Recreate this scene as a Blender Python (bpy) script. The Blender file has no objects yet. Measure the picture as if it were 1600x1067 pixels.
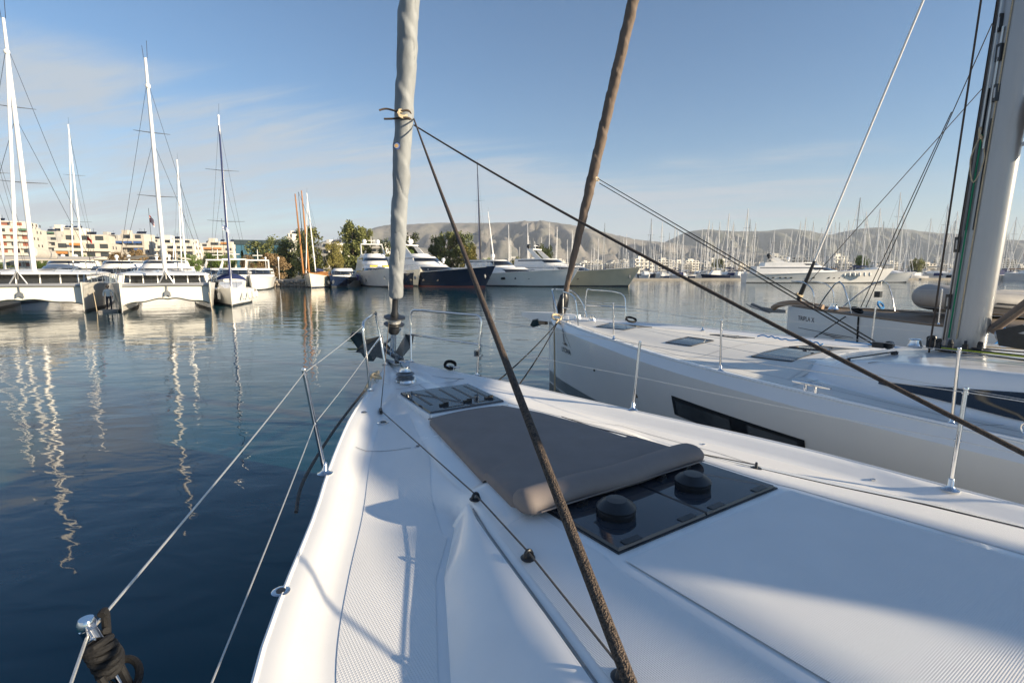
import bpy, bmesh, math, random
from mathutils import Vector, Matrix
random.seed(7)
S = bpy.context.scene
C = S.collection
PI = math.pi
# ------------------------------------------------------------------ camera, sky, sun, exposure
FPX, CX, CY, HC = 790.0, 800.0, 533.5, 2.7
PITCH = math.atan(109 / FPX)
cam_d = bpy.data.cameras.new('camera')
cam = bpy.data.objects.new('camera', cam_d); C.objects.link(cam)
cam_d.sensor_width = 36.0; cam_d.lens = FPX / 1600 * 36.0
cam_d.clip_start = 0.02; cam_d.clip_end = 40000
cam.location = (0, 0, HC); cam.rotation_euler = (PI / 2 - PITCH, 0, 0)
S.camera = cam

SUN_EL = math.radians(15.5)
A = math.radians(32.9)                       # heading of the moored yachts, left of the camera axis
Fv = (-math.sin(A), math.cos(A)); Rv = (math.cos(A), math.sin(A))
a45 = math.radians(35)
tx = Fv[0] * math.cos(a45) - Rv[0] * math.sin(a45); ty = Fv[1] * math.cos(a45) - Rv[1] * math.sin(a45)
trav = Vector((tx * math.cos(SUN_EL), ty * math.cos(SUN_EL), -math.sin(SUN_EL))).normalized()
sun_d = bpy.data.lights.new('sun', 'SUN'); sun_d.energy = 5.0; sun_d.angle = math.radians(0.55)
sun_d.color = (1.0, 0.83, 0.59)
sun = bpy.data.objects.new('sun', sun_d); C.objects.link(sun)
sun.rotation_euler = trav.to_track_quat('-Z', 'Y').to_euler(); sun.location = (30, 0, 30)
SUN_AZ = math.atan2(-trav.x, -trav.y)        # clockwise from +Y

W = bpy.data.worlds.new('World'); S.world = W; W.use_nodes = True
nt = W.node_tree; nt.nodes.clear()
def N(t, **k):
    n = nt.nodes.new(t)
    for a, b in k.items(): setattr(n, a, b)
    return n
def L(a, b): nt.links.new(a, b)
out = N('ShaderNodeOutputWorld'); bg = N('ShaderNodeBackground'); L(bg.outputs[0], out.inputs[0])
sky = N('ShaderNodeTexSky', sky_type='NISHITA', sun_disc=False, sun_elevation=SUN_EL, sun_rotation=SUN_AZ,
        altitude=0, air_density=1.0, dust_density=0.15, ozone_density=3.0)
bg.inputs[1].default_value = 0.071
tc = N('ShaderNodeTexCoord'); sep = N('ShaderNodeSeparateXYZ'); L(tc.outputs['Generated'], sep.inputs[0])
def M(op, a, b=None, c=None):
    n = N('ShaderNodeMath', operation=op)
    for i, v in enumerate((a, b, c)):
        if v is None: continue
        if isinstance(v, (int, float)): n.inputs[i].default_value = v
        else: L(v, n.inputs[i])
    return n.outputs[0]
X_, Y_, Z_ = sep.outputs
den = M('ADD', M('MAXIMUM', Z_, 0.0), 0.09)
cu = M('DIVIDE', X_, den); cv = M('DIVIDE', Y_, den)
comb = N('ShaderNodeCombineXYZ'); L(M('ADD', M('MULTIPLY', cu, 0.42), M('MULTIPLY', cv, 0.16)), comb.inputs[0]); L(M('SUBTRACT', M('MULTIPLY', cv, 1.7), M('MULTIPLY', cu, -0.45)), comb.inputs[1])
n1 = N('ShaderNodeTexNoise'); n1.inputs['Scale'].default_value = 0.75; n1.inputs['Detail'].default_value = 7; n1.inputs['Roughness'].default_value = 0.62; n1.inputs['Distortion'].default_value = 0.7
L(comb.outputs[0], n1.inputs['Vector'])
n2 = N('ShaderNodeTexNoise'); n2.inputs['Scale'].default_value = 3.1; n2.inputs['Detail'].default_value = 6; n2.inputs['Roughness'].default_value = 0.7; n2.inputs['Distortion'].default_value = 1.2
L(comb.outputs[0], n2.inputs['Vector'])
# elevation of the cloud sheet's upper edge falls from left to right of the view
az = M('ARCTAN2', X_, Y_)
el = M('ARCTANGENT', M('DIVIDE', Z_, M('SQRT', M('ADD', M('MULTIPLY', X_, X_), M('MULTIPLY', Y_, Y_)))))
top = M('SUBTRACT', 0.30, M('MULTIPLY', M('ADD', az, 0.55), 0.10))
wob = M('MULTIPLY', M('SUBTRACT', n1.outputs[0], 0.5), 0.30)
edge = M('ADD', M('SUBTRACT', top, el), wob)
mr = N('ShaderNodeMapRange', interpolation_type='SMOOTHSTEP'); L(edge, mr.inputs[0]); mr.inputs[1].default_value = -0.02; mr.inputs[2].default_value = 0.07
md = N('ShaderNodeMapRange'); L(M('ADD', M('MULTIPLY', n1.outputs[0], 0.65), M('MULTIPLY', n2.outputs[0], 0.35)), md.inputs[0]); md.inputs[1].default_value = 0.37; md.inputs[2].default_value = 0.56
mz = N('ShaderNodeMapRange', interpolation_type='SMOOTHSTEP'); L(az, mz.inputs[0]); mz.inputs[1].default_value = 0.80; mz.inputs[2].default_value = 0.42; mz.inputs[3].default_value = 0.15; mz.inputs[4].default_value = 1.0
cloud = M('MULTIPLY', M('MULTIPLY', mr.outputs[0], M('ADD', M('MULTIPLY', md.outputs[0], 0.95), 0.06)), mz.outputs[0])
cloud = M('MULTIPLY', cloud, 0.92)
mix = N('ShaderNodeMix', data_type='RGBA'); L(cloud, mix.inputs['Factor'])
hsv = N('ShaderNodeHueSaturation'); hsv.inputs['Saturation'].default_value = 1.14; hsv.inputs['Value'].default_value = 1.0; L(sky.outputs[0], hsv.inputs['Color'])
# pale marine haze low over the horizon, all the way round
hf = M('MULTIPLY', M('EXPONENT', M('MULTIPLY', M('MAXIMUM', el, 0.0), -14.0)), 0.74)
hm = N('ShaderNodeMix', data_type='RGBA'); L(hf, hm.inputs['Factor']); L(hsv.outputs[0], hm.inputs[6]); hm.inputs[7].default_value = (2.5, 2.95, 3.35, 1)
L(hm.outputs[2], mix.inputs[6]); mix.inputs[7].default_value = (3.15, 3.62, 4.15, 1)
L(mix.outputs[2], bg.inputs[0])
S.view_settings.view_transform = 'Standard'; S.view_settings.look = 'None'
S.view_settings.gamma = 1.0; S.view_settings.use_curve_mapping = False
S.view_settings.exposure = 1.18
S.render.engine = 'CYCLES'
S.cycles.max_bounces = 6; S.cycles.volume_bounces = 0
S.cycles.transparent_max_bounces = 8

# ------------------------------------------------------------------ helpers
def ray(u, v):
    x = (u - CX) / FPX; y = -(v - CY) / FPX; c, s = math.cos(PITCH), math.sin(PITCH)
    return Vector((x, c + y * s, -s + y * c))
def at(u, v, z=None, Y=None):
    d = ray(u, v); t = (z - HC) / d.z if z is not None else Y / d.y
    return Vector((0, 0, HC)) + d * t
def on_plane(u, v, cr):
    """point of the sight line in the vertical plane that runs fore and aft at distance cr to starboard"""
    d = ray(u, v); t = cr / (d.x * Rv[0] + d.y * Rv[1]); p = Vector((0, 0, HC)) + d * t
    return p
def to_boat(p, cr):
    return Vector((p.x * Rv[0] + p.y * Rv[1] - cr, p.x * Fv[0] + p.y * Fv[1], p.z))

def tag(o, label=None, cat=None, group=None, kind=None):
    if label: o['label'] = label
    if cat: o['category'] = cat
    if group: o['group'] = group
    if kind: o['kind'] = kind
    return o
def empty(name, loc, rz=0, label=None, cat=None, group=None):
    o = bpy.data.objects.new(name, None); C.objects.link(o); o.location = loc; o.rotation_euler = (0, 0, rz)
    o.empty_display_size = 0.2
    return tag(o, label, cat, group)
kids = {}
def link(o, parent):
    C.objects.link(o)
    if parent is not None:
        o.parent = parent; kids.setdefault(parent.name, []).append(o)
    return o
def copy_tree(o, parent=None):
    c = o.copy(); link(c, parent)
    for ch in kids.get(o.name, []): copy_tree(ch, c)
    return c
def setmat(o_or_me, mats):
    me = o_or_me.data if hasattr(o_or_me, 'data') else o_or_me
    for m in mats: me.materials.append(m)

class MB:
    def __init__(s): s.v = []; s.f = []; s.m = []; s.mi = 0
    def add(s, vs, fs):
        b = len(s.v); s.v += [tuple(p) for p in vs]
        for f in fs: s.f.append(tuple(b + i for i in f)); s.m.append(s.mi)
        return s
    def box(s, x0, x1, y0, y1, z0, z1):
        return s.add([(x0,y0,z0),(x1,y0,z0),(x1,y1,z0),(x0,y1,z0),(x0,y0,z1),(x1,y0,z1),(x1,y1,z1),(x0,y1,z1)],
                     [(0,3,2,1),(4,5,6,7),(0,1,5,4),(1,2,6,5),(2,3,7,6),(3,0,4,7)])
    def obox(s, c, ax, ay, az):
        c, ax, ay, az = Vector(c), Vector(ax), Vector(ay), Vector(az)
        vs = [c + sx*ax + sy*ay + sz*az for sz in (-1,1) for sx, sy in ((-1,-1),(1,-1),(1,1),(-1,1))]
        return s.add(vs, [(0,3,2,1),(4,5,6,7),(0,1,5,4),(1,2,6,5),(2,3,7,6),(3,0,4,7)])
    def quad(s, a, b, c, d): return s.add([a, b, c, d], [(0,1,2,3)])
    def prism(s, pts, d):
        """extrude a closed polygon (3D points) along vector d"""
        n = len(pts); d = Vector(d); vs = [Vector(p) for p in pts] + [Vector(p) + d for p in pts]
        return s.add(vs, [tuple(range(n))[::-1], tuple(range(n, 2*n))] + [(i, (i+1) % n, n + (i+1) % n, n + i) for i in range(n)])
    def tube(s, pts, r, n=8, cap=True, flat=1.0):
        pts = [Vector(p) for p in pts]; k = len(pts)
        rs = r if isinstance(r, (list, tuple)) else [r] * k
        vs = []; prev = None
        for i, p in enumerate(pts):
            t = (pts[min(i+1, k-1)] - pts[max(i-1, 0)])
            if t.length < 1e-9: t = Vector((0,0,1))
            t.normalize()
            if prev is None:
                u = t.orthogonal().normalized() if abs(t.z) > .95 else t.cross(Vector((0,0,1))).normalized()
            else:
                u = (prev - t * prev.dot(t))
                u = u.normalized() if u.length > 1e-6 else t.orthogonal().normalized()
            prev = u; w = t.cross(u)
            for j in range(n):
                a = 2*PI*j/n; vs.append(p + u*math.cos(a)*rs[i] + w*math.sin(a)*rs[i]*flat)
        fs = [(i*n+j, i*n+(j+1) % n, (i+1)*n+(j+1) % n, (i+1)*n+j) for i in range(k-1) for j in range(n)]
        if cap: fs += [tuple(range(n))[::-1], tuple(range((k-1)*n, k*n))]
        return s.add(vs, fs)
    def lathe(s, prof, c=(0,0,0), n=16, axis=(0,0,1)):
        ax = Vector(axis).normalized(); u = ax.orthogonal().normalized(); w = ax.cross(u); c = Vector(c)
        vs = [c + ax*z + u*r*math.cos(2*PI*j/n) + w*r*math.sin(2*PI*j/n) for r, z in prof for j in range(n)]
        k = len(prof)
        fs = [(i*n+j, i*n+(j+1) % n, (i+1)*n+(j+1) % n, (i+1)*n+j) for i in range(k-1) for j in range(n)]
        fs += [tuple(range(n))[::-1], tuple(range((k-1)*n, k*n))]
        return s.add(vs, fs)
    def loft(s, secs, closed=False, cap0=False, cap1=False):
        n = len(secs[0]); vs = [p for q in secs for p in q]; m = n if closed else n-1
        fs = [(i*n+j, i*n+(j+1) % n, (i+1)*n+(j+1) % n, (i+1)*n+j) for i in range(len(secs)-1) for j in range(m)]
        if cap0: fs.append(tuple(range(n))[::-1])
        if cap1: fs.append(tuple(range((len(secs)-1)*n, len(secs)*n)))
        return s.add(vs, fs)
    def mesh(s, name, mats, smooth=False):
        me = bpy.data.meshes.new(name); me.from_pydata(s.v, [], s.f); 
        for m in (mats if isinstance(mats, (list, tuple)) else [mats]): me.materials.append(m)
        me.polygons.foreach_set('material_index', s.m)
        if smooth:
            me.polygons.foreach_set('use_smooth', [True]*len(s.f))
            if smooth != 'all': me.set_sharp_from_angle(angle=math.radians(smooth if smooth is not True else 38))
        me.update(); return me
    def build(s, name, mats, parent=None, smooth=False, fix=False):
        me = s.mesh(name, mats, smooth)
        if fix:
            bm = bmesh.new(); bm.from_mesh(me); bmesh.ops.recalc_face_normals(bm, faces=bm.faces); bm.to_mesh(me); bm.free()
        o = bpy.data.objects.new(name, me); link(o, parent)
        return o
def inst(name, me, parent, loc=(0,0,0), rot=(0,0,0), sc=None):
    o = bpy.data.objects.new(name, me); o.location = loc; o.rotation_euler = rot
    if sc: o.scale = sc
    return link(o, parent)
def lerp(tab, x):
    """piecewise linear, tab sorted by rising x"""
    if x <= tab[0][0]: return tab[0][1]
    for (a, fa), (b, fb) in zip(tab, tab[1:]):
        if x <= b: return fa + (fb - fa) * (x - a) / (b - a)
    return tab[-1][1]
def spline(tab, x):
    """smooth (monotone-ish hermite) interpolation"""
    if x <= tab[0][0]: return tab[0][1]
    if x >= tab[-1][0]: return tab[-1][1]
    n = len(tab)
    for i in range(n-1):
        if x <= tab[i+1][0]: break
    def slope(j):
        if j == 0: return (tab[1][1]-tab[0][1])/(tab[1][0]-tab[0][0])
        if j == n-1: return (tab[-1][1]-tab[-2][1])/(tab[-1][0]-tab[-2][0])
        a = (tab[j][1]-tab[j-1][1])/(tab[j][0]-tab[j-1][0]); b = (tab[j+1][1]-tab[j][1])/(tab[j+1][0]-tab[j][0])
        return 0 if a*b < 0 else 2*a*b/(a+b) if a+b else 0
    h = tab[i+1][0]-tab[i][0]; t = (x-tab[i][0])/h; m0, m1 = slope(i)*h, slope(i+1)*h
    return (2*t**3-3*t*t+1)*tab[i][1]+(t**3-2*t*t+t)*m0+(-2*t**3+3*t*t)*tab[i+1][1]+(t**3-t*t)*m1
def sm(x):
    x = max(0.0, min(1.0, x)); return x*x*(3-2*x)
def catm(pts, k=6):
    pts = [Vector(p) for p in pts]; o = []
    for i in range(len(pts)-1):
        p0 = pts[max(i-1,0)]; p1 = pts[i]; p2 = pts[i+1]; p3 = pts[min(i+2,len(pts)-1)]
        for j in range(k):
            t = j/k; o.append(.5*((2*p1)+(-p0+p2)*t+(2*p0-5*p1+4*p2-p3)*t*t+(-p0+3*p1-3*p2+p3)*t**3))
    o.append(pts[-1]); return o

# ------------------------------------------------------------------ materials
def mat(name, col, rough=0.5, metal=0.0, var=0.0, vscale=3.0, bump=0.0, bscale=40.0, coat=0.0, ior=1.5, detail=4, stretch=None, var2=None, spec=None, rvar=0.0):
    m = bpy.data.materials.new(name); m.use_nodes = True; t = m.node_tree; p = t.nodes['Principled BSDF']
    p.inputs['Base Color'].default_value = (*col, 1); p.inputs['Roughness'].default_value = rough; p.inputs['Metallic'].default_value = metal
    p.inputs['Coat Weight'].default_value = coat; p.inputs['IOR'].default_value = ior; p.inputs['Coat Roughness'].default_value = 0.05
    if spec is not None: p.inputs['Specular IOR Level'].default_value = spec
    co = t.nodes.new('ShaderNodeTexCoord'); mp = t.nodes.new('ShaderNodeMapping'); t.links.new(co.outputs['Object'], mp.inputs[0])
    if stretch: mp.inputs['Scale'].default_value = stretch
    if var or rvar:
        n = t.nodes.new('ShaderNodeTexNoise'); n.inputs['Scale'].default_value = vscale; n.inputs['Detail'].default_value = detail; n.inputs['Roughness'].default_value = .6
        t.links.new(mp.outputs[0], n.inputs['Vector'])
    if var:
        r = t.nodes.new('ShaderNodeMapRange'); t.links.new(n.outputs[0], r.inputs[0]); r.inputs[1].default_value = .3; r.inputs[2].default_value = .7
        x = t.nodes.new('ShaderNodeMix'); x.data_type = 'RGBA'; t.links.new(r.outputs[0], x.inputs['Factor'])
        c2 = var2 if var2 else tuple(c*(1-var) for c in col)
        x.inputs[6].default_value = (*c2, 1); x.inputs[7].default_value = (*(tuple(min(1, c*(1+var*.5)) for c in col) if not var2 else col), 1)
        t.links.new(x.outputs[2], p.inputs['Base Color'])
    if rvar:
        r2 = t.nodes.new('ShaderNodeMapRange'); t.links.new(n.outputs[0], r2.inputs[0]); r2.inputs[1].default_value=.3; r2.inputs[2].default_value=.7
        r2.inputs[3].default_value = max(0.02, rough-rvar); r2.inputs[4].default_value = rough+rvar; t.links.new(r2.outputs[0], p.inputs['Roughness'])
    if bump:
        n2 = t.nodes.new('ShaderNodeTexNoise'); n2.inputs['Scale'].default_value = bscale; n2.inputs['Detail'].default_value = 3
        t.links.new(mp.outputs[0], n2.inputs['Vector']); b = t.nodes.new('ShaderNodeBump'); b.inputs['Strength'].default_value = 1; b.inputs['Distance'].default_value = bump
        t.links.new(n2.outputs[0], b.inputs['Height']); t.links.new(b.outputs[0], p.inputs['Normal'])
    return m
GEL = mat('gelcoat_white', (.83,.83,.82), .22, var=.035, vscale=2.2, coat=.25, bump=.0008, bscale=2.5, rvar=.06)
GELC = mat('gelcoat_cream', (.72,.68,.58), .2, var=.05, vscale=.8, coat=.3, bump=.004, bscale=.8)
CATM = mat('gelcoat_ivory', (.68,.665,.62), .26, var=.10, vscale=.8, coat=.25, bump=.01, bscale=.9)
GELB = mat('gelcoat_far', (.82,.81,.79), .3, var=.06, vscale=.7, coat=.2)
GELG = mat('gelcoat_grey_hull', (.70,.725,.74), .16, var=.05, vscale=.6, coat=.4, bump=.002, bscale=1.2, rvar=.05)
NAVY = mat('navy_hull_paint', (.012,.022,.055), .15, var=.2, vscale=.6, coat=.5)
GOLD = mat('champagne_hull_paint', (.60,.53,.39), .2, var=.12, vscale=.5, coat=.4)
SILV = mat('silver_hull_paint', (.64,.65,.65), .2, var=.08, vscale=.5, coat=.4)
BOOT = mat('antifouling_dark', (.035,.04,.045), .5, var=.3, vscale=3)
BOOTG = mat('boot_stripe_grey', (.16,.19,.21), .4, var=.15, vscale=3)
STEEL = mat('polished_stainless', (.72,.72,.72), .1, 1.0, var=.1, vscale=30, rvar=.05)
ALU = mat('anodised_aluminium', (.38,.39,.405), .34, .55, var=.06, vscale=1.5, stretch=(6,6,.4), bump=.0004, bscale=60)
GALV = mat('galvanised_steel', (.20,.215,.235), .45, .6, var=.3, vscale=25, bump=.001, bscale=90)
BLK = mat('black_plastic', (.018,.02,.024), .38, var=.3, vscale=20)
BLKG = mat('black_glass', (.012,.015,.02), .04, var=.2, vscale=4, coat=1.0)
SMOKE = mat('smoked_acrylic', (.030,.036,.048), .04, var=.15, vscale=3, spec=.45)
DGLASS = mat('dark_window_glass', (.02,.024,.03), .06, coat=1.0, var=.5, vscale=.9)
WGLASS = mat('yacht_side_glass', (.085,.095,.105), .12, coat=.5, var=.6, vscale=1.4)
SEAM = mat('seam_sealant_grey', (.20,.21,.22), .6, var=.1)
CUSH = mat('taupe_cushion_fabric', (.235,.198,.18), .72, var=.10, vscale=5, bump=.0012, bscale=260)
SAILG = mat('grey_sail_cover', (.27,.29,.305), .62, var=.16, vscale=3.5, bump=.003, bscale=26, stretch=(1,1,.6))
SAILB = mat('brown_sail_cover', (.165,.125,.10), .8, var=.2, vscale=5, bump=.003, bscale=30, stretch=(1,1,.6))
CANV = mat('tan_canvas', (.33,.24,.17), .85, var=.15, vscale=4, bump=.01, bscale=3)
CANVB = mat('blue_canvas', (.02,.035,.12), .8, var=.25, vscale=4, bump=.01, bscale=4)
CANVW = mat('pale_canvas', (.60,.55,.47), .85, var=.12, vscale=2)
TEAK = mat('weathered_teak', (.24,.185,.135), .7, var=.22, vscale=6, stretch=(8,1,1), bump=.001, bscale=60)
WOOD = mat('varnished_spar_wood', (.42,.19,.06), .3, var=.3, vscale=5, stretch=(3,3,.3), coat=.4)
ROPEB = mat('black_rope', (.0045,.0045,.0055), .8, var=.4, vscale=200, bump=.002, bscale=220)
ROPEW = mat('lifeline_wire', (.62,.62,.60), .35, .6, var=.2, vscale=300)
ROPEC = mat('cream_rope', (.52,.43,.29), .9, var=.25, vscale=90, bump=.003, bscale=160)
ROPEBL = mat('blue_rope', (.02,.20,.50), .8, var=.3, vscale=120)
ROPEG = mat('green_rope', (.01,.20,.10), .8, var=.3, vscale=120)
ROPEY = mat('lime_rope', (.40,.45,.05), .8, var=.3, vscale=120)
FEND = mat('fender_vinyl', (.74,.73,.70), .4, var=.08, vscale=6)
ANTEN = mat('white_antenna_dome', (.80,.80,.79), .35)
PURP = mat('purple_fender_cover', (.22,.16,.38), .8, var=.2)
YELL = mat('yellow_cushion', (.70,.48,.04), .7, var=.1)
RUBB = mat('rib_tube_grey', (.34,.33,.32), .55, var=.12, vscale=5, bump=.002, bscale=6)
REDS = mat('red_flag_cloth', (.45,.04,.03), .8, var=.1)
SKIN = mat('skin', (.45,.26,.18), .55); SHIRT = mat('white_shirt', (.75,.75,.72), .85, var=.1); TROU = mat('dark_trousers', (.02,.025,.04), .85); HAIR = mat('dark_hair', (.02,.015,.012), .6)
SHIRT2 = mat('blue_jacket', (.03,.08,.22), .85); SHIRT3 = mat('dark_jacket', (.05,.05,.055), .85)

def nonskid(name, col, sc=190.0, d=.0011):
    m = mat(name, col, .55, var=.05, vscale=1.6); t = m.node_tree; p = t.nodes['Principled BSDF']
    co = t.nodes.new('ShaderNodeTexCoord')
    hs = []
    for dirn, ang in (('X', .0), ('Y', .0)):
        w = t.nodes.new('ShaderNodeTexWave'); w.wave_type = 'BANDS'; w.bands_direction = dirn; w.inputs['Scale'].default_value = sc/6.283; w.inputs['Distortion'].default_value = 0
        t.links.new(co.outputs['Object'], w.inputs['Vector']); hs.append(w)
    mx = t.nodes.new('ShaderNodeMath'); mx.operation = 'MULTIPLY'; t.links.new(hs[0].outputs['Fac'], mx.inputs[0]); t.links.new(hs[1].outputs['Fac'], mx.inputs[1])
    b = t.nodes.new('ShaderNodeBump'); b.inputs['Strength'].default_value = .8; b.inputs['Distance'].default_value = d
    t.links.new(mx.outputs[0], b.inputs['Height']); t.links.new(b.outputs[0], p.inputs['Normal'])
    return m
NSK = nonskid('nonskid_deck_white', (.81,.805,.79))
NSK2 = nonskid('nonskid_roof_ribbed', (.80,.80,.795), 330, .0012)
NSKF = mat('nonskid_cream', (.74,.72,.67), .55, var=.05, vscale=1.5, bump=.0006, bscale=320)

def braid(name, c1, c2, sc):
    m = mat(name, c1, .8); t = m.node_tree; p = t.nodes['Principled BSDF']
    co = t.nodes.new('ShaderNodeTexCoord'); v = t.nodes.new('ShaderNodeTexVoronoi'); v.inputs['Scale'].default_value = sc; t.links.new(co.outputs['Object'], v.inputs['Vector'])
    x = t.nodes.new('ShaderNodeMix'); x.data_type = 'RGBA'; x.inputs[6].default_value = (*c1,1); x.inputs[7].default_value = (*c2,1)
    r = t.nodes.new('ShaderNodeMapRange'); r.inputs[1].default_value = .25; r.inputs[2].default_value = .6; t.links.new(v.outputs['Color'], r.inputs[0]); t.links.new(r.outputs[0], x.inputs['Factor'])
    t.links.new(x.outputs[2], p.inputs['Base Color'])
    b = t.nodes.new('ShaderNodeBump'); b.inputs['Distance'].default_value = .003; t.links.new(v.outputs['Distance'], b.inputs['Height']); t.links.new(b.outputs[0], p.inputs['Normal'])
    return m
SHEET = braid('braided_brown_sheet', (.04,.03,.024), (.11,.08,.06), 420)
SHEETG = braid('braided_grey_sheet', (.07,.06,.055), (.16,.14,.12), 420)

def water_mat():
    m = bpy.data.materials.new('harbour_water'); m.use_nodes = True; t = m.node_tree; p = t.nodes['Principled BSDF']
    p.inputs['Base Color'].default_value = (.004,.044,.064,1); p.inputs['Roughness'].default_value = .025; p.inputs['IOR'].default_value = 1.333
    g = t.nodes.new('ShaderNodeNewGeometry')
    def noise(scale, det, stretch, rough=.5, dist=0):
        mp = t.nodes.new('ShaderNodeMapping'); mp.inputs['Scale'].default_value = stretch; mp.inputs['Rotation'].default_value = (0,0,.35); t.links.new(g.outputs['Position'], mp.inputs[0])
        n = t.nodes.new('ShaderNodeTexNoise'); n.inputs['Scale'].default_value = scale; n.inputs['Detail'].default_value = det; n.inputs['Roughness'].default_value = rough; n.inputs['Distortion'].default_value = dist
        t.links.new(mp.outputs[0], n.inputs['Vector']); return n.outputs[0]
    def mth(op, a, b):
        n = t.nodes.new('ShaderNodeMath'); n.operation = op
        for i, v in enumerate((a,b)):
            if isinstance(v,(int,float)): n.inputs[i].default_value = v
            else: t.links.new(v, n.inputs[i])
        return n.outputs[0]
    big = noise(.55, 2, (.8,1.2,1)); mid = noise(1.9, 2, (.7,1.25,1), .5, .4); fine = noise(7.5, 3, (.7,1.3,1), .6); patch = noise(.07, 2, (1,1.5,1))
    r = t.nodes.new('ShaderNodeMapRange'); r.interpolation_type = 'SMOOTHSTEP'; t.links.new(patch, r.inputs[0]); r.inputs[1].default_value = .38; r.inputs[2].default_value = .62; r.inputs[3].default_value = .25; r.inputs[4].default_value = 1.0
    # ruffled farther out in the basin, glassy near the hulls
    sp = t.nodes.new('ShaderNodeSeparateXYZ'); t.links.new(g.outputs['Position'], sp.inputs[0])
    far = t.nodes.new('ShaderNodeMapRange'); t.links.new(sp.outputs[1], far.inputs[0]); far.inputs[1].default_value = 8; far.inputs[2].default_value = 30; far.inputs[3].default_value = .10; far.inputs[4].default_value = 1.0
    h = mth('ADD', mth('MULTIPLY', big, .034), mth('MULTIPLY', mid, .010))
    h = mth('ADD', h, mth('MULTIPLY', mth('MULTIPLY', fine, .0042), mth('MULTIPLY', r.outputs[0], far.outputs[0])))
    b = t.nodes.new('ShaderNodeBump'); b.inputs['Strength'].default_value = 1; b.inputs['Distance'].default_value = 1.0
    t.links.new(h, b.inputs['Height']); t.links.new(b.outputs[0], p.inputs['Normal'])
    return m
WATER = water_mat()
# ------------------------------------------------------------------ setting: water
w = MB(); w.quad((-9000,-2500,0),(9000,-2500,0),(9000,9000,0),(-9000,9000,0))
tag(w.build('water', WATER), kind='structure')

# ------------------------------------------------------------------ yacht hull and deck in boat coordinates (x starboard, y forward)
def pf(y): return 1+.085*sm((2.9-y)/1.6)
def hull_mesh(hb, zs, y0, y1, port=None, knuckle=0.0, kf=.35, rake=0.0, n=46, bw=.86, bottom=-.35):
    """half-breadth and sheer tables; returns an MB with the two topsides closed at the stern"""
    mb = MB(); secs = []
    for i in range(n+1):
        y = y0 + (y1-y0)*(1-(1-i/n)**1.7)
        b = spline(hb, y); z = spline(zs, y); k = knuckle*min(1, b/.5)
        wl = b*(bw if b > .4 else .45+(bw-.45)*b/.4)
        half = []
        half.append((b, z)); half.append((b-.002, z-.012))
        if knuckle: half.append((b+k*kf, z-k)); 
        for q in (.12, .3, .5, .7, .86, 1.0):
            zz = (z-k)*(1-q); xx = (b+k*kf) + (wl-(b+k*kf))*q**1.5; half.append((xx, zz - (0.0 if q < 1 else .0)))
        half.append((wl*.93, bottom*.6)); half.append((wl*.6, bottom)); half.append((0, bottom-.1))
        pts = [(x, y, zz) for x, zz in half] + [(-x*(port(y) if port else 1), y, zz) for x, zz in half[::-1][1:]]
        secs.append(pts)
    mb.loft(secs, cap0=True)
    return mb
def deck_mesh(D, hb, y0, y1, ny, nx, port=None):
    mb = MB(); secs = []
    for i in range(ny+1):
        y = y0 + (y1-y0)*i/ny; b = spline(hb, y)
        row = []
        ed = [0, .012, .05, .10, .17, .22, .27]; s = min(1, b/.55)
        ins = [b - e*s for e in ed]; inner = ins[-1]
        xs = ins + [inner*(1-(j+1)/nx) for j in range(nx)]
        xs = xs + [-x for x in xs[::-1][1:]]
        g = port(y) if port else 1; xs = [x*g if x < 0 else x for x in xs]
        secs.append([(x, y, D(x, y)) for x in xs])
    mb.loft(secs)
    return mb
def ribbon(D, pts, w, lift=.004, step=.06):
    """a thin strip laid on the deck surface D along pts"""
    P = []
    for (x0,y0),(x1,y1) in zip(pts, pts[1:]):
        d = math.hypot(x1-x0,y1-y0); k = max(1,int(d/step))
        P += [(x0+(x1-x0)*i/k, y0+(y1-y0)*i/k) for i in range(k)]
    P.append(pts[-1]); mb = MB(); secs = []
    for i,(x,y) in enumerate(P):
        a = P[max(i-1,0)]; b = P[min(i+1,len(P)-1)]; dx,dy = b[0]-a[0], b[1]-a[1]; l = math.hypot(dx,dy) or 1
        nx_,ny_ = -dy/l*w/2, dx/l*w/2
        secs.append([(x+nx_,y+ny_,D(x+nx_,y+ny_)+lift),(x-nx_,y-ny_,D(x-nx_,y-ny_)+lift)])
    return mb.loft(secs)
def patchmesh(D, y0, y1, xl, xr, lift, ny=30, nx=14, mb=None):
    mb = mb or MB(); secs = []
    for i in range(ny+1):
        y = y0+(y1-y0)*i/ny; a, b = xl(y), xr(y)
        secs.append([(a+(b-a)*j/nx, y, D(a+(b-a)*j/nx, y)+lift) for j in range(nx+1)])
    return mb.loft(secs)
def stanchion(root, x, y, z, lean=.05, h=.61, r=.0125, lab=None):
    sg = 1 if x > 0 else -1
    top = Vector((x+sg*lean, y, z+h))
    m = MB(); m.tube([(x,y,z),(x+sg*lean*.25,y,z+h*.25),top], r, 12)
    o = m.build('stanchion', STEEL, root, smooth=True)
    b = MB(); b.lathe([(.045,0),(.047,.006),(.03,.014),(.018,.03),(.0165,.07),(.0125,.075)], (x,y,z), 18); b.build('stanchion_base', STEEL, o, smooth=True)
    c = MB(); c.lathe([(r*.98,0),(r*1.12,.002),(r*1.15,.012),(r*.9,.018)], top, 14); c.build('cap', STEEL, o, smooth=True)
    for q in (.97, .5):
        p = Vector((x,y,z)).lerp(top, q); e = MB(); e.tube([p+Vector((0,-.017,0)), p+Vector((0,.017,0))], .0065, 10); e.build('wire_eye', STEEL, o, smooth=True)
    return top
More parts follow.
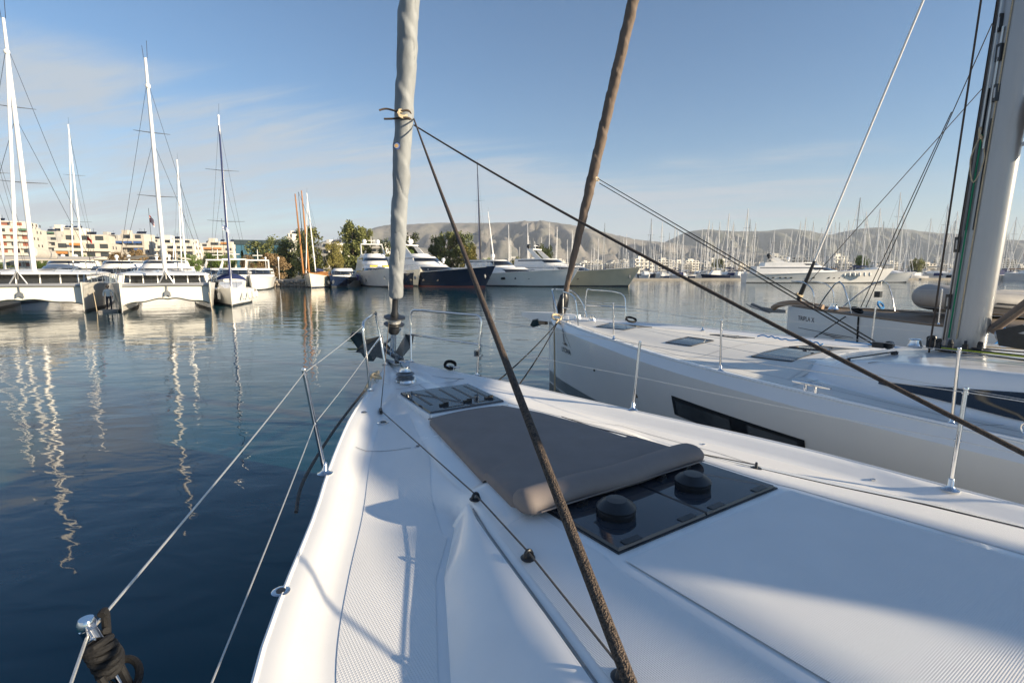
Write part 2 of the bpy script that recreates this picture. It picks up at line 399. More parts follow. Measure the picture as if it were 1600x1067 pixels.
def pad_eye(root, x, y, z, s=1.0, name='fairlead', ang=0):
    m = MB(); m.lathe([(.032*s,0),(.034*s,.004*s),(.026*s,.009*s),(.0,.010*s)], (x,y,z), 18); o = m.build(name, BLK, root, smooth=True)
    r = MB(); k = 12; pts = [(x+math.cos(ang)*.019*s*math.cos(a), y+math.sin(ang)*.019*s*math.cos(a), z+.006*s+.030*s*math.sin(a)) for a in [PI*i/k for i in range(k+1)]]
    r.tube(pts, .008*s, 8); r.build('ring', BLK, o, smooth=True); return o

# ================================================================== OWN YACHT
CR = 2.0
own = empty('sailing_yacht', (CR*Rv[0], CR*Rv[1], 0), A, 'white sailing yacht in the foreground with grey furled headsail and smoked fore hatch', 'sailing yacht')
HB = [(-6.6,1.55),(-5,1.85),(-2,2.02),(0,1.95),(.66,1.90),(1.0,1.86),(1.6,1.79),(2.1,1.68),(2.6,1.53),(3.1,1.355),(3.6,1.15),(4.1,.92),(4.65,.61),(5.25,.27),(5.75,.07),(5.9,.03)]
ZS = [(-6.6,1.36),(-2,1.37),(1.0,1.395),(2.1,1.42),(3.1,1.455),(4.1,1.53),(4.7,1.585),(5.25,1.635),(5.9,1.69)]
RC = [(-6,1.76),(-1,1.69),(0,1.63),(.9,1.58),(1.4,1.552),(2,1.53),(3,1.512),(3.7,1.508),(4.5,1.545),(5.2,1.605),(5.9,1.66)]
XT = [(-6,1.22),(0,1.20),(.9,1.11),(1.3,1.02),(2.1,.86),(2.6,.72),(3.0,.55),(4,.3),(5,.1),(5.9,.0)]
XB = [(-6,1.45),(0,1.50),(.9,1.45),(1.35,1.38),(1.9,1.14),(2.25,.90),(2.6,1.05),(2.9,1.12),(3.3,1.02),(4.1,.68),(5,.2),(5.9,.03)]
def D_own(x, y, hb=HB, zs=ZS, rc=RC, xt=XT, xb=XB, drop=.05):
    ax = abs(x); b = spline(hb, y)*(pf(y) if (x < 0 and hb is HB) else 1); z = spline(zs, y); s = min(1, b/.55)
    base = z - drop*s
    t = lerp(xt, y); o = max(lerp(xb, y), t+.02); R = spline(rc, y)
    cd = .025 if (hb is not HB or y > 3.2) else .025+.035*sm((3.2-y)/1.2)
    fl = .62 if (hb is HB and t > .7 and y < 2.4) else 0
    inner = R - cd*(max(0,ax-fl)/max(t-fl,.05))**2 if ax < t else None
    if inner is None:
        q = (ax-t)/(o-t)
        if hb is HB: q /= .12+.88*sm((y-2.22)/.5)
        inner = (R-cd) + (base-(R-cd))*sm(q) if q < 1 else base
        if q >= 1: inner = base
    e = (b-ax)/s if s > 0 else 1
    if e < .27:                       # raised outer rim with a soft inward slope
        rim = z if e < .05 else z - drop*s*sm((e-.05)/.17)
        inner = max(inner, rim) if e < .22 else inner
        if e <= .012: inner = z
    return inner
D = D_own
hull_mesh(HB, ZS, -6.6, 5.93, pf, n=60).build('hull', GEL, own, smooth=35, fix=True)
bs = MB()
deck_mesh(D, HB, -6.6, 5.93, 260, 46, pf).build('deck', GEL, own, smooth=60)
# non-skid fields on the side decks, and on the coachroof
def sx_in(y): return max(lerp(XB, y)+.04, .0)
def nsk_side(sg, name):
    xl = lambda y: sg*(max(.02, (lerp(XB,y)+.03 if y < 2.2 else lerp(XT,y)+.16)))
    xr = lambda y: sg*max(.03, spline(HB,y)*(pf(y) if sg<0 else 1)-.262)
    return patchmesh(D, -2.2, 4.05, xl, xr, .0022, 100, 16)
for sg in (-1,1): nsk_side(sg,'').build('nonskid_panel', NSK, own, smooth=True)
patchmesh(D, -3.0, 1.33, lambda y:-.60-.02*(1.33-y), lambda y:.60+.02*(1.33-y), .006, 90, 24).build('nonskid_panel', NSK2, own, smooth=True)
for sg in (-1,1):
    patchmesh(D, -3.0, 1.9, lambda y: sg*(.66+.03*(1.33-y) if y<1.33 else .64), lambda y: sg*(lerp(XT,y)-.05), .002, 60, 8).build('nonskid_panel', NSK2, own, smooth=True)
# deck seams
for pts in ([(-.30,4.75),(.42,4.75)],[(-.06,4.75),(-.06,4.52)],[(-1.05,3.52),(-.72,3.30)],[(.60,3.22),(.98,3.02),(1.02,3.0)],[(1.02,3.0),(1.22,2.2),(1.30,1.5),(1.42,.6)],[(.62,3.20),(.80,2.45),(.98,1.6),(1.14,.6)],
            [(.20,5.00),(.44,4.72)]):
    ribbon(D, pts, .006, .0045).build('seam', SEAM, own)
# glossy moulded side fairing of the coachroof (port and starboard) with its grooves
for sg in (-1,1):
    mb = MB(); secs = []
    for i in range(71):
        y = 2.27 - 5.2*(i/70)**1.35
        t, o = lerp(XT,y)-.005, lerp(XB,y)+.012
        f = min(1, (2.27-y)/.9)**.6
        zt = D(sg*(t-.004), y); zb = D(sg*(o+.03), y)-.02
        row = []
        for j in range(15):
            q = j/14
            x = t+(o-t)*q; bul = .05*f*math.sin(PI*min(1,q*1.05))**.8 if 0<q<.96 else 0
            z = zt+(zb-zt)*(q**1.45) + bul*.25 + .004*(1-q)
            row.append((sg*x, y, z))
        secs.append(row)
    mb.loft(secs); mb.build('cabin_side', GEL, own, smooth=50)
    for off, w in ((.012,.007),(-.040,.004)):
        ribbon(D, [(sg*(lerp(XT,y)-off),y) for y in [2.2-.25*k for k in range(20)]], w, .007).build('groove', SEAM, own)
# toe rail line
for sg in (-1,1):
    m = MB(); m.tube([(sg*(spline(HB,y)*(pf(y) if sg<0 else 1)-.006), y, spline(ZS,y)-.003) for y in [5.8-.2*k for k in range(60)]], .011, 8); m.build('rubbing_strake', GEL, own, smooth=True)
# fore hatch: smoked acrylic lid on a raised coaming
def zplane(x, y, z0, y0, slope): return z0 + (y-y0)*slope
hz = lambda y: 1.532+(y-3.75)*.035
hx0,hx1,hy0,hy1 = -.36,.36,3.78,4.47
m = MB(); m.add([(hx0-.02,hy0-.02,1.46),(hx1+.02,hy0-.02,1.46),(hx1+.02,hy1+.02,1.50),(hx0-.02,hy1+.02,1.50),(hx0-.02,hy0-.02,hz(hy0)),(hx1+.02,hy0-.02,hz(hy0)),(hx1+.02,hy1+.02,hz(hy1)),(hx0-.02,hy1+.02,hz(hy1))],[(4,5,6,7),(0,1,5,4),(1,2,6,5),(2,3,7,6),(3,0,4,7)])
m.build('hatch_coaming', GEL, own)
m = MB(); m.add([(hx0,hy0,hz(hy0)+.003),(hx1,hy0,hz(hy0)+.003),(hx1,hy1,hz(hy1)+.003),(hx0,hy1,hz(hy1)+.003),(hx0+.006,hy0+.006,hz(hy0)+.018),(hx1-.006,hy0+.006,hz(hy0)+.018),(hx1-.006,hy1-.006,hz(hy1)+.018),(hx0+.006,hy1-.006,hz(hy1)+.018)],[(4,5,6,7),(0,1,5,4),(1,2,6,5),(2,3,7,6),(3,0,4,7)])
fh = m.build('fore_hatch', SMOKE, own)
def onh(x,y,l=.018): return (x,y,hz(y)+l)
def strip(x0,y0,x1,y1,w,name,par):
    d = Vector((x1-x0,y1-y0,0)).normalized(); n_ = Vector((-d.y,d.x,0))*w/2
    ps = [Vector(onh(x0,y0))+n_,Vector(onh(x0,y0))-n_,Vector(onh(x1,y1))-n_,Vector(onh(x1,y1))+n_]
    k = MB(); k.prism(ps,(0,0,.0025)); return k.build(name, BLK, par)
for x in (-.27,-.13,.01,.15,.28): strip(x,4.40,x,3.96,.026,'grip_strip',fh)
strip(-.22,3.83,-.02,3.83,.016,'grip_strip',fh); strip(.10,3.85,.30,3.85,.016,'grip_strip',fh)
for x in (-.18,.05,.27):
    k = MB(); p = Vector(onh(x,3.90,.018)); k.obox(p+Vector((0,0,.008)),(.04,0,0),(0,.013,0),(0,0,.008)); k.obox(p+Vector((.02,0,.02)),(.022,0,0),(0,.009,0),(0,0,.006)); k.build('hatch_handle', BLK, fh)
# white sill strip behind the hatch
k = MB(); k.tube([(-.37,3.745,1.520),(.37,3.745,1.520)], .018, 10); k.build('coaming_lip', GEL, own, smooth=True)
# sunpad cushion and its bolster: lie on the deck
pp = [(-.415,3.70),(.28,3.68),(.44,3.35),(.54,2.85),(.58,2.3),(.60,1.98),(-.70,1.98),(-.60,2.6)]
def cushion(poly, z0f, th, rnd, name, root, m_):
    # rings: bottom, side, rounded top edge, inner top grid via fan of shrinking rings
    cx = sum(p[0] for p in poly)/len(poly); cy = sum(p[1] for p in poly)/len(poly)
    dense = []
    n = len(poly)
    for i in range(n):
        a,b = poly[i], poly[(i+1)%n]; k = max(2,int(math.hypot(a[0]-b[0],a[1]-b[1])/.05))
        dense += [(a[0]+(b[0]-a[0])*j/k, a[1]+(b[1]-a[1])*j/k) for j in range(k)]
    dense = [tuple(sum(dense[(i+d)%len(dense)][c_] for d in (-1,0,1))/3 for c_ in (0,1)) for i in range(len(dense))]
    rings = [(0,0.0),(0,th*.6),(rnd*.3,th*.88),(rnd,th),(rnd*2.2,th+.004)]
    mb = MB(); secs = []
    for ins, h in rings:
        r_ = []
        for x,y in dense:
            d = math.hypot(x-cx,y-cy); f = (d-ins)/d; X,Y = cx+(x-cx)*f, cy+(y-cy)*f
            r_.append((X,Y,z0f(X,Y)+h))
        secs.append(r_)
    for f in (.8,.55,.3,.08):
        r_ = []
        for x,y in dense:
            X,Y = cx+(x-cx)*f, cy+(y-cy)*f
            r_.append((X,Y,z0f(X,Y)+th+.006+.004*math.sin(X*9+Y*5)*math.sin(Y*7-X*3)))
        secs.append(r_)
    mb.loft(secs, closed=True, cap1=True); return mb.build(name, m_, root, smooth=60, fix=True)
sp = empty('sunpad', tuple(Matrix.Rotation(A,3,'Z') @ Vector((0,2.8,0)) + Vector((CR*Rv[0],CR*Rv[1],1.53))), A, 'taupe padded sun mattress lying on the white foredeck behind the smoked fore hatch', 'sun mattress')
def off(fn, dy, dz): return lambda x, y: fn(x, y+dy) - dz
zf = off(lambda x,y: D(x,y), 2.8, 1.53)
cu_ = cushion([(x,y-2.8) for x,y in pp], zf, .048, .03, 'mattress', sp, CUSH)
m = MB(); n_=len(pp); pr = [(x,y-2.8,zf(x,y-2.8)+.036) for x,y in pp]+[(pp[0][0],pp[0][1]-2.8,zf(pp[0][0],pp[0][1]-2.8)+.036)]
m.tube([Vector(p)+Vector((0,0,0)) for p in pr[:5]], .005, 6); m.build('piping', CUSH, sp, smooth=True)
bo = empty('bolster', tuple(Matrix.Rotation(A,3,'Z') @ Vector((-.04,1.90,0)) + Vector((CR*Rv[0],CR*Rv[1],1.56))), A, 'long rounded taupe bolster cushion lying across the aft end of the sun mattress', 'bolster cushion')
mb = MB(); secs = []
for i in range(33):
    q = .5-.5*math.cos(PI*i/32); x = -.70+1.33*q; e = min(q,1-q)*1.33; rs = min(1, math.sqrt(max(0,1-(1-min(e,.06)/.06)**2))*1.0+.02)
    ring = []
    for j in range(20):
        a = 2*PI*j/20; ry, rz = .094*rs, .058*rs
        yy = ry*math.cos(a); zz = rz*math.sin(a)
        if zz < -.032: zz = -.032-.12*(abs(zz)-.032)
        ring.append((x, yy+ .012*math.sin(q*9), .038+zz*(1+.03*math.sin(q*23))))
    secs.append(ring)
mb.loft(secs, closed=True, cap0=True, cap1=True); mb.build('bolster_cover', CUSH, bo, smooth=60, fix=True)
k = MB(); k.tube([(-.70+1.33*i/20, -.101, .028) for i in range(1,20)], .004, 6); k.build('piping', CUSH, bo, smooth=True)
# aft pair of flush hatches with mushroom vents
rzf = lambda y: spline(RC,y)+.001
k = MB(); k.prism([(-.585,1.385,rzf(1.385)-.03),(.585,1.385,rzf(1.385)-.03),(.585,1.985,rzf(1.985)-.03),(-.585,1.985,rzf(1.985)-.03)],(0,0,.036)); k.build('hatch_frame', BLK, own)
for x0,x1,vx in ((-.575,-.004,-.36),(.004,.575,.20)):
    k = MB(); z0,z1 = rzf(1.395)+.006, rzf(1.975)+.006
    k.add([(x0,1.395,z0),(x1,1.395,z0),(x1,1.975,z1),(x0,1.975,z1),(x0+.006,1.401,z0+.012),(x1-.006,1.401,z0+.012),(x1-.006,1.969,z1+.012),(x0+.006,1.969,z1+.012)],[(4,5,6,7),(0,1,5,4),(1,2,6,5),(2,3,7,6),(3,0,4,7)])
    h = k.build('roof_hatch', SMOKE, own); zz = lambda y: rzf(y)+.018
    v = MB(); v.lathe([(.088,0),(.092,.012),(.092,.030),(.086,.036)], (vx,1.63,zz(1.63)), 28); v.lathe([(.093,.034),(.094,.044),(.078,.060),(.055,.074),(.050,.078),(.0,.080)], (vx,1.63,zz(1.63)), 28)
    vo = v.build('mushroom_vent', BLK, h, smooth=35)
    hx = (x0+x1)/2
    for (dx,dy) in ((-.13,1.80),(.13,1.84)):
        g = MB(); p = Vector((hx+dx,dy,zz(dy))); g.obox(p+Vector((0,0,.007)),(.030,.008,0),(-.004,.013,0),(0,0,.007)); g.obox(p+Vector((.012,.004,.018)),(.022,.010,0),(-.004,.009,0),(0,0,.006)); g.build('hatch_handle', BLK, h)
    for (dx,dy) in ((-.19,1.415),(.17,1.415)):
        g = MB(); g.obox(Vector((hx+dx,dy,zz(dy)+.002)),(.05,0,0),(0,.017,0),(0,0,.002)); g.build('hinge', BLK, h)
    for (dx,dy) in ((-.2,1.62),(.0,1.72)):
        g = MB(); g.lathe([(.014,0),(.014,.002),(0,.003)], (hx+dx,dy,zz(dy)), 14); g.build('fixing_plug', BLK, h)
# pulpits
def pulpit(side, af, ff, name='pulpit', h=.60, ratio=.52, root=own, r=.0125):
    ax,ay,az = af; fx,fy,fz = ff; sg = side
    A0 = Vector((ax,ay,az)); A1 = A0+Vector((sg*.05,-.02,h+.05)); B0 = Vector((fx,fy,fz)); B1 = B0+Vector((sg*.05,.10,h))
    d = (B1-A1).normalized()
    path = [A0, A0.lerp(A1,.5), A1-Vector((0,0,.07)), A1-Vector((0,0,.02))+d*.015, A1+d*.06, A1.lerp(B1,.5), B1-d*.06, B1-Vector((0,0,.02))-d*.015, B1-Vector((0,0,.07)), B0.lerp(B1,.5), B0]
    m = MB(); m.tube(path, r, 12); o = m.build(name, STEEL, root, smooth=True)
    k = MB(); k.tube([A0.lerp(A1,ratio), B0.lerp(B1,ratio)], r*.8, 10); k.build('mid_rail', STEEL, o, smooth=True)
    for p in (A0,B0): k = MB(); k.lathe([(.034,-.005),(.035,.006),(.018,.014),(.0135,.03)], p, 16); k.build('foot', STEEL, o, smooth=True)
    return A1, B1, A0, B0
pA = pulpit(-1, (-.585,4.66,D(-.585,4.66)), (-.15,5.50,D(-.15,5.5)))
pB = pulpit(1, (.60,4.72,D(.60,4.72)), (.17,5.52,D(.17,5.52)))
k = MB(); q = pB[2].lerp(pB[0],.38)+Vector((-.03,-.01,0)); k.obox(q,(.020,0,0),(0,.022,0),(0,0,.034)); k.obox(q+Vector((0,0,.037)),(.014,0,0),(0,.016,0),(0,0,.005)); dl = k.build('deck_light', STEEL, own)
k = MB(); k.obox(q+Vector((-.004,-.0235,0)),(.014,0,0),(0,.003,0),(0,0,.026)); k.build('lens', BLK, dl)
# stanchions and lifelines
SL = [(-1.345,3.15),(-1.975,1.08),(-2.1,-1.2)]
SRr = [(1.345,3.15),(1.80,1.0),(1.96,-1.2)]
tl = [stanchion(own,x,y,D(x,y)-.002, lean=.09 if y>2 else .21, h=.66 if y>2 else .69) for x,y in SL]; tr = [stanchion(own,x,y,D(x,y)-.002, lean=.06) for x,y in SRr]
def lifeline(tops, bases, start_top, start_mid, root, r=.0028):
    up = [start_top]+[t-Vector((0,0,.012)) for t in tops]
    lo = [start_mid]+[b.lerp(t,.5) for b,t in zip(bases,tops)]
    for P in (up, lo):
        m = MB()
        for a,b in zip(P,P[1:]):
            m.tube([a.lerp(b,i/8)-Vector((0,0,.010*math.sin(PI*i/8))) for i in range(9)], r, 6)
        m.build('lifeline', ROPEW, root, smooth=True)
lifeline(tl, [Vector((x,y,D(x,y))) for x,y in SL], pA[0]-Vector((0,0,.03)), pA[2].lerp(pA[0],.52), own)
lifeline(tr, [Vector((x,y,D(x,y))) for x,y in SRr], pB[0]-Vector((0,0,.03)), pB[2].lerp(pB[0],.52), own)
# windlass
wx,wy = -.13,4.93; wz = D(wx,wy); WS = 1.35
def wl3(p): return [(r_*WS*.95,z_*WS) for r_,z_ in p]
k = MB(); k.lathe(wl3([(.085,0),(.090,.012),(.084,.028),(.06,.032)]), (wx,wy,wz), 28); wl_ = k.build('windlass', STEEL, own, smooth=40)
k = MB(); k.lathe(wl3([(.070,.030),(.074,.040),(.058,.050),(.058,.056),(.075,.066),(.066,.078),(.04,.082)]), (wx,wy,wz), 28); k.build('gypsy', GALV, wl_, smooth=40)
k = MB(); k.lathe(wl3([(.036,.08),(.048,.088),(.038,.105),(.036,.135),(.046,.158),(.048,.166),(.040,.172),(.0,.173)]), (wx,wy,wz), 28); k.build('capstan_drum', STEEL, wl_, smooth=40)
k = MB(); k.obox((wx+.02,wy+.16,wz+.035),(.012,0,0),(.02,.16,0),(0,0,.012)); k.build('anchor_chain', GALV, own)
# bow cleats
def cleat(root, x, y, z, ang, s=1.0, m_=STEEL, name='cleat'):
    c,sn = math.cos(ang), math.sin(ang); d = Vector((c,sn,0))
    k = MB(); p = Vector((x,y,z)); k.tube([p-d*.11*s+Vector((0,0,.048*s)), p-d*.05*s+Vector((0,0,.05*s)), p+d*.05*s+Vector((0,0,.05*s)), p+d*.11*s+Vector((0,0,.048*s))], [.007*s,.012*s,.012*s,.007*s], 10)
    for e in (-.03,.03): k.tube([p+d*e*s, p+d*e*s+Vector((0,0,.05*s))], .011*s, 10)
    return k.build(name, m_, root, smooth=True)
cleat(own,.42,4.98,D(.42,4.98),-1.05); cleat(own,-.44,4.90,D(-.44,4.90),-2.1)
def loops(cx,cy,cz,r,n,tilt,rr=.008,seed=1):
    rnd = random.Random(seed); P=[]
    for i in range(n*14+1):
        a = 2*PI*i/14; q = i/(n*14)
        P.append((cx+r*(1+.15*rnd.uniform(-1,1))*math.cos(a), cy+r*.7*math.sin(a)*math.cos(tilt), cz+r*.75*math.sin(a)*math.sin(tilt)+.03*q))
    return catm(P,2)
k = MB(); k.tube(loops(.41,4.98,D(.42,4.98)+.055,.065,3,.9,seed=3), .009, 7); o = k.build('rope_on_bow_cleat', ROPEB, None, smooth=True)
o.matrix_world = own.matrix_world; o.location = own.location; o.rotation_euler = own.rotation_euler
tag(o,'black mooring rope looped around the starboard bow cleat of the near yacht','rope')
def world_obj(mb, name, m_, label, cat, group=None, smooth=True, root=own):
    """a top-level object whose mesh is written in the coordinates of a yacht"""
    me = mb.mesh(name, m_, smooth)
    cs = [Vector(v.co) for v in me.vertices]; c = sum(cs, Vector())/len(cs); c.z = min(v.z for v in cs)
    me.transform(Matrix.Translation(-c)); o = bpy.data.objects.new(name, me); C.objects.link(o)
    o.location = Vector(root.location) + Matrix.Rotation(root.rotation_euler.z,3,'Z') @ c; o.rotation_euler = (0,0,root.rotation_euler.z)
    return tag(o, label, cat, group)
bpy.data.objects.remove(o)
k = MB(); k.tube(loops(.41,4.98,D(.42,4.98)+.055,.065,3,.9,seed=3), .009, 7)
world_obj(k,'mooring_rope',ROPEB,'black mooring rope looped around the starboard bow cleat of the near yacht','rope')
k = MB(); k.tube(catm([(-.44,4.90,D(-.44,4.9)+.06),(-.40,4.98,D(-.44,4.9)+.09),(-.47,5.0,D(-.44,4.9)+.04),(-.50,4.88,D(-.44,4.9)+.07),(-.42,4.84,D(-.44,4.9)+.05),(-.46,4.94,D(-.44,4.9)+.08),(-.56,4.80,1.62),(-.64,4.66,1.585)],5), .014, 8)
world_obj(k,'mooring_rope',ROPEC,'cream mooring rope made fast on the port bow cleat beside the pulpit','rope')
k = MB(); k.tube(catm([(-.66,4.60,1.60),(-.88,4.35,1.50),(-1.14,3.95,1.42),(-1.44,3.35,1.36),(-1.54,3.05,1.30)],5), .011, 8)
world_obj(k,'hanging_line',SHEETG,'dark line running outside the port gunwale from the bow to the nearest stanchion','rope')
# anchor on the bow roller
ro = MB()
for sg in (-1,1): ro.prism([(sg*.055,5.45,1.66),(sg*.055,6.25,1.70),(sg*.055,6.30,1.80),(sg*.055,6.05,1.83),(sg*.055,5.7,1.74),(sg*.055,5.45,1.72)],(sg*.006,0,0))
ro.box(-.055,.055,5.45,6.2,1.655,1.665); ro.build('anchor_roller', STEEL, own)
k = MB(); k.tube([(0,5.55,1.72),(0,6.0,1.76),(0,6.30,1.80),(0,6.48,1.74),(0,6.62,1.60)], [.014,.018,.022,.024,.022], 8, flat=1.8); an = k.build('anchor', GALV, own, smooth=True)
for sg in (-1,1):
    k = MB(); k.prism([(0,6.70,1.52),(sg*.10,6.62,1.66),(sg*.30,6.36,1.90),(sg*.31,6.20,1.98),(sg*.22,6.10,1.97),(sg*.07,6.30,1.72),(0,6.42,1.56)],(sg*.004,-.012,-.012)); k.build('anchor_fluke', GALV, an)
for sg in (-1,1):
    k = MB(); k.prism([(sg*.10,5.62,1.70),(sg*.13,5.60,1.98),(sg*.28,5.72,1.93),(sg*.34,5.95,1.76),(sg*.16,6.05,1.70)],(sg*.012,0,0)); k.build('stem_fitting_plate', GALV, own)
# furled headsail: drum, foil and rolled sail
fb = Vector((0,5.60,1.69)); dirf = Vector((.0,-.223,1)).normalized()
P0 = Vector((0,5.67,1.70))
k = MB()
for dx,dy in ((-.03,0),(.03,0),(0,.02),(0,-.02)): k.tube([P0+Vector((dx,dy,0)), P0+dirf*.34+Vector((dx*.8,dy*.8,0))], .008, 8)
rig = k.build('forestay_toggle', STEEL, own, smooth=True)
def lath_on(prof, nm, m_, base, par=own, n=28):
    k = MB(); k.lathe(prof, base, n, dirf); return k.build(nm, m_, par, smooth=35)
lath_on([(.05,0),(.062,.02),(.062,.09),(.055,.11)], 'furler_drum', BLK, P0+dirf*.30)
lath_on([(.03,0),(.117,.004),(.118,.012),(.03,.016)], 'drum_flange', BLK, P0+dirf*.405)
lath_on([(.03,0),(.072,.004),(.074,.02),(.072,.05),(.03,.056)], 'furling_line_coil', ROPEW, P0+dirf*.425)
lath_on([(.03,0),(.122,.006),(.120,.016),(.055,.024)], 'drum_flange', BLK, P0+dirf*.485)
lath_on([(.045,0),(.047,.03),(.036,.06),(.034,.22)], 'furler_neck', BLK, P0+dirf*.505)
from mathutils import noise as _n
def mno2(L_,a): return 2*_n.noise(Vector((L_*6,math.cos(a)*1.2,math.sin(a)*1.2)))
def furled(P, mats, R0=.078, R1=.098, seed=2, turns=10, name='furled_sail', root=own, n=64, rings=900, amp=.16):
    mb = MB(); secs = []; rnd = random.Random(seed); tot = sum((b-a).length for a,b in zip(P,P[1:]))
    for i in range(rings+1):
        q = i/rings; L_ = q*tot
        acc = 0
        for a,b in zip(P,P[1:]):
            l = (b-a).length
            if acc+l >= L_-1e-6: t = (L_-acc)/l; c = a.lerp(b,t); d = (b-a).normalized(); break
            acc += l
        u = d.cross(Vector((1,0,0))).normalized(); v = d.cross(u)
        R = R0+(R1-R0)*min(1,L_/2.5)
        R *= sm(min(1,(L_+.02)/.05))*.5+.5
        ring = []
        for j in range(n):
            a = 2*PI*j/n; ph = (a/(2*PI) + L_*turns/6) % 1.0
            ph2 = (a/(2*PI)*1 + L_*turns/6*.5 + .3) % 1.0
            r = R*(1-amp*.5 + amp*ph*(1 if ph < .88 else (1-ph)/.12) + .04*math.sin(a*2+.6) + .03*mno2(L_*1.6,a) - .07*math.exp(-((((a/(2*PI)+L_*(5.2-3.2*min(1,L_/2.2))+.35*mno2(L_*.5,a)) % 1.0)-.5)/.07)**2))
            ring.append(c + u*r*math.cos(a) + v*r*math.sin(a))
        secs.append(ring)
    mb.loft(secs, closed=True, cap0=True, cap1=True)
    return mb.build(name, mats, root, smooth=24)
f0 = P0+dirf*.72; fpts = [f0, P0+dirf*6.0, Vector((0,3.3,10.6)), Vector((0,1.4,15.2)), Vector((0,-1.2,17.4))]
furled(fpts, SAILG)
clew = to_boat(on_plane(630,183,CR), CR)
k = MB(); cc = clew+Vector((-.09,-.02,0))
k.lathe([(.030,0),(.034,.004),(.022,.008),(.020,.008)], cc+Vector((0,-.01,-.30)), 20, axis=(-.5,-.85,.1)); lg = k.build('sail_emblem', mat('emblem_blue',(.03,.07,.30),.6), own, smooth=35)
k = MB(); k.lathe([(.026,.0085),(.026,.0095),(0,.0095)], cc+Vector((0,-.01,-.30)), 20, axis=(-.5,-.85,.1)); k.build('ring', SAILG, lg)
k = MB(); k.lathe([(.014,.0095),(.014,.0110),(0,.0110)], cc+Vector((0,-.01,-.30)), 20, axis=(-.5,-.85,.1)); k.build('centre', mat('emblem_ochre',(.55,.30,.10),.6), lg)
# black stub ends and knot of the sheets at the clew
k = MB(); k.tube(catm([clew+Vector((.06,-.08,.0)),clew+Vector((.0,-.13,.03)),clew+Vector((-.09,-.08,.02)),clew+Vector((-.17,.0,.05)),clew+Vector((-.24,.02,.03))],5), .010, 8)
k.tube(catm([clew+Vector((.05,-.09,-.04)),clew+Vector((-.02,-.13,-.04)),clew+Vector((-.12,-.06,-.05)),clew+Vector((-.2,.0,-.05))],5), .010, 8); k.build('sheet_tail', SHEET, own, smooth=True)
k = MB(); k.tube(loops(clew.x-.05,clew.y-.11,clew.z-.02,.045,4,1.3,seed=9), .007, 6); k.build('clew_knot', ROPEC, own, smooth=True)
# the two sheets
c0 = clew+Vector((.09,-.06,-.02))
cam_b = to_boat(Vector((0,0,HC)), CR)
pe = to_boat(Vector((0,0,HC))+ray(1000,1067)*.50, CR); ext = pe+(pe-c0).normalized()*2.6
k = MB(); n_=60; k.tube([c0.lerp(ext,i/n_)-Vector((0,0,.03*math.sin(PI*i/n_))) for i in range(n_+1)], .0076, 12); k.build('jib_sheet', SHEET, own, smooth=True)
c1 = c0+Vector((0,0,-.06)); se = to_boat(Vector((0,0,HC))+ray(1600,688)*1.35, CR); ext = se+(se-c1).normalized()*1.2
k = MB(); k.tube([c1.lerp(ext,i/n_)-Vector((0,0,.06*math.sin(PI*i/n_))) for i in range(n_+1)], .0076, 12); k.build('jib_sheet', SHEET, own, smooth=True)
# furling line through the fairleads of the port coachroof edge
fl = [(-.64,4.20),(-.77,2.26),(-.87,1.62),(-1.02,.93),(-1.10,.2)]
for x,y in fl[1:4]: pad_eye(own, x, y, D(x,y)+.002, 1.0, ang=0)
pts = [P0+dirf*.45+Vector((-.07,-.02,0))]+[Vector((x,y,D(x,y)+(.03 if i else .02))) for i,(x,y) in enumerate(fl)]
k = MB(); 
for a,b in zip(pts,pts[1:]): k.tube([a,b], .0042, 7)
k.build('furling_line', SHEETG, own, smooth=True)
k = MB(); p = Vector((-.64,4.20,D(-.64,4.2)+.015)); k.obox(p,(.012,.045,0),(-.012,.004,0),(0,0,.014)); k.build('turning_block', BLK, own)
for x,y in ((.60,2.42),(.84,1.66),(1.14,.98)): pad_eye(own, x, y, D(x,y)+.002, .95, ang=.6)
k = MB(); sp_ = [Vector((x,y,D(x,y)+.026)) for x,y in ((.56,3.2),(.60,2.42),(.84,1.66),(1.14,.98),(1.30,.2))]
for a,b in zip(sp_[:2],sp_[1:3]): k.tube([a,b], .0035, 6)
k.build('deck_line', SHEETG, own, smooth=True)
# small deck fittings
for x,y,s_ in ((-.70,3.96,.05),(-.80,4.15,.028),(-1.76,2.09,.036),(-.68,3.28,.022)):
    z = D(x,y)
    k = MB(); k.lathe([(s_,0),(s_,.003),(s_*.8,.006),(s_*.6,.005),(0,.005)], (x,y,z+.001), 22); f_ = k.build('deck_filler', STEEL, own, smooth=35)
    k = MB(); k.lathe([(s_*.5,0),(s_*.5,.003),(0,.0035)], (x,y,z+.005), 16); k.build('plug', BLK, f_)
k = MB(); z=D(1.36,.62); k.tube([(1.34,.78,z+.012),(1.36,.62,z+.035),(1.40,.40,z+.035),(1.42,.25,z+.012)], .010, 8); k.build('handrail', STEEL, own, smooth=True)
for x,y in ((.45,4.30),(1.28,2.35),(1.66,1.35)): 
    k = MB(); z=D(x,y); k.lathe([(.014,0),(.014,.006),(.008,.009),(0,.009)], (x,y,z+.001), 12); k.build('snap_stud', STEEL, own, smooth=True)
# mast, boom and spray hood stand aft of the camera
k = MB(); k.tube([(0,-1.30,1.70),(0,-1.45,9),(0,-1.6,17.6)], [.115,.11,.08], 20, flat=1.0); k.build('mast', ALU, own, smooth=True)
k = MB(); k.tube([(0,-1.5,2.9),(0,-5.9,3.0)], .09, 14); k.build('boom', ALU, own, smooth=True)
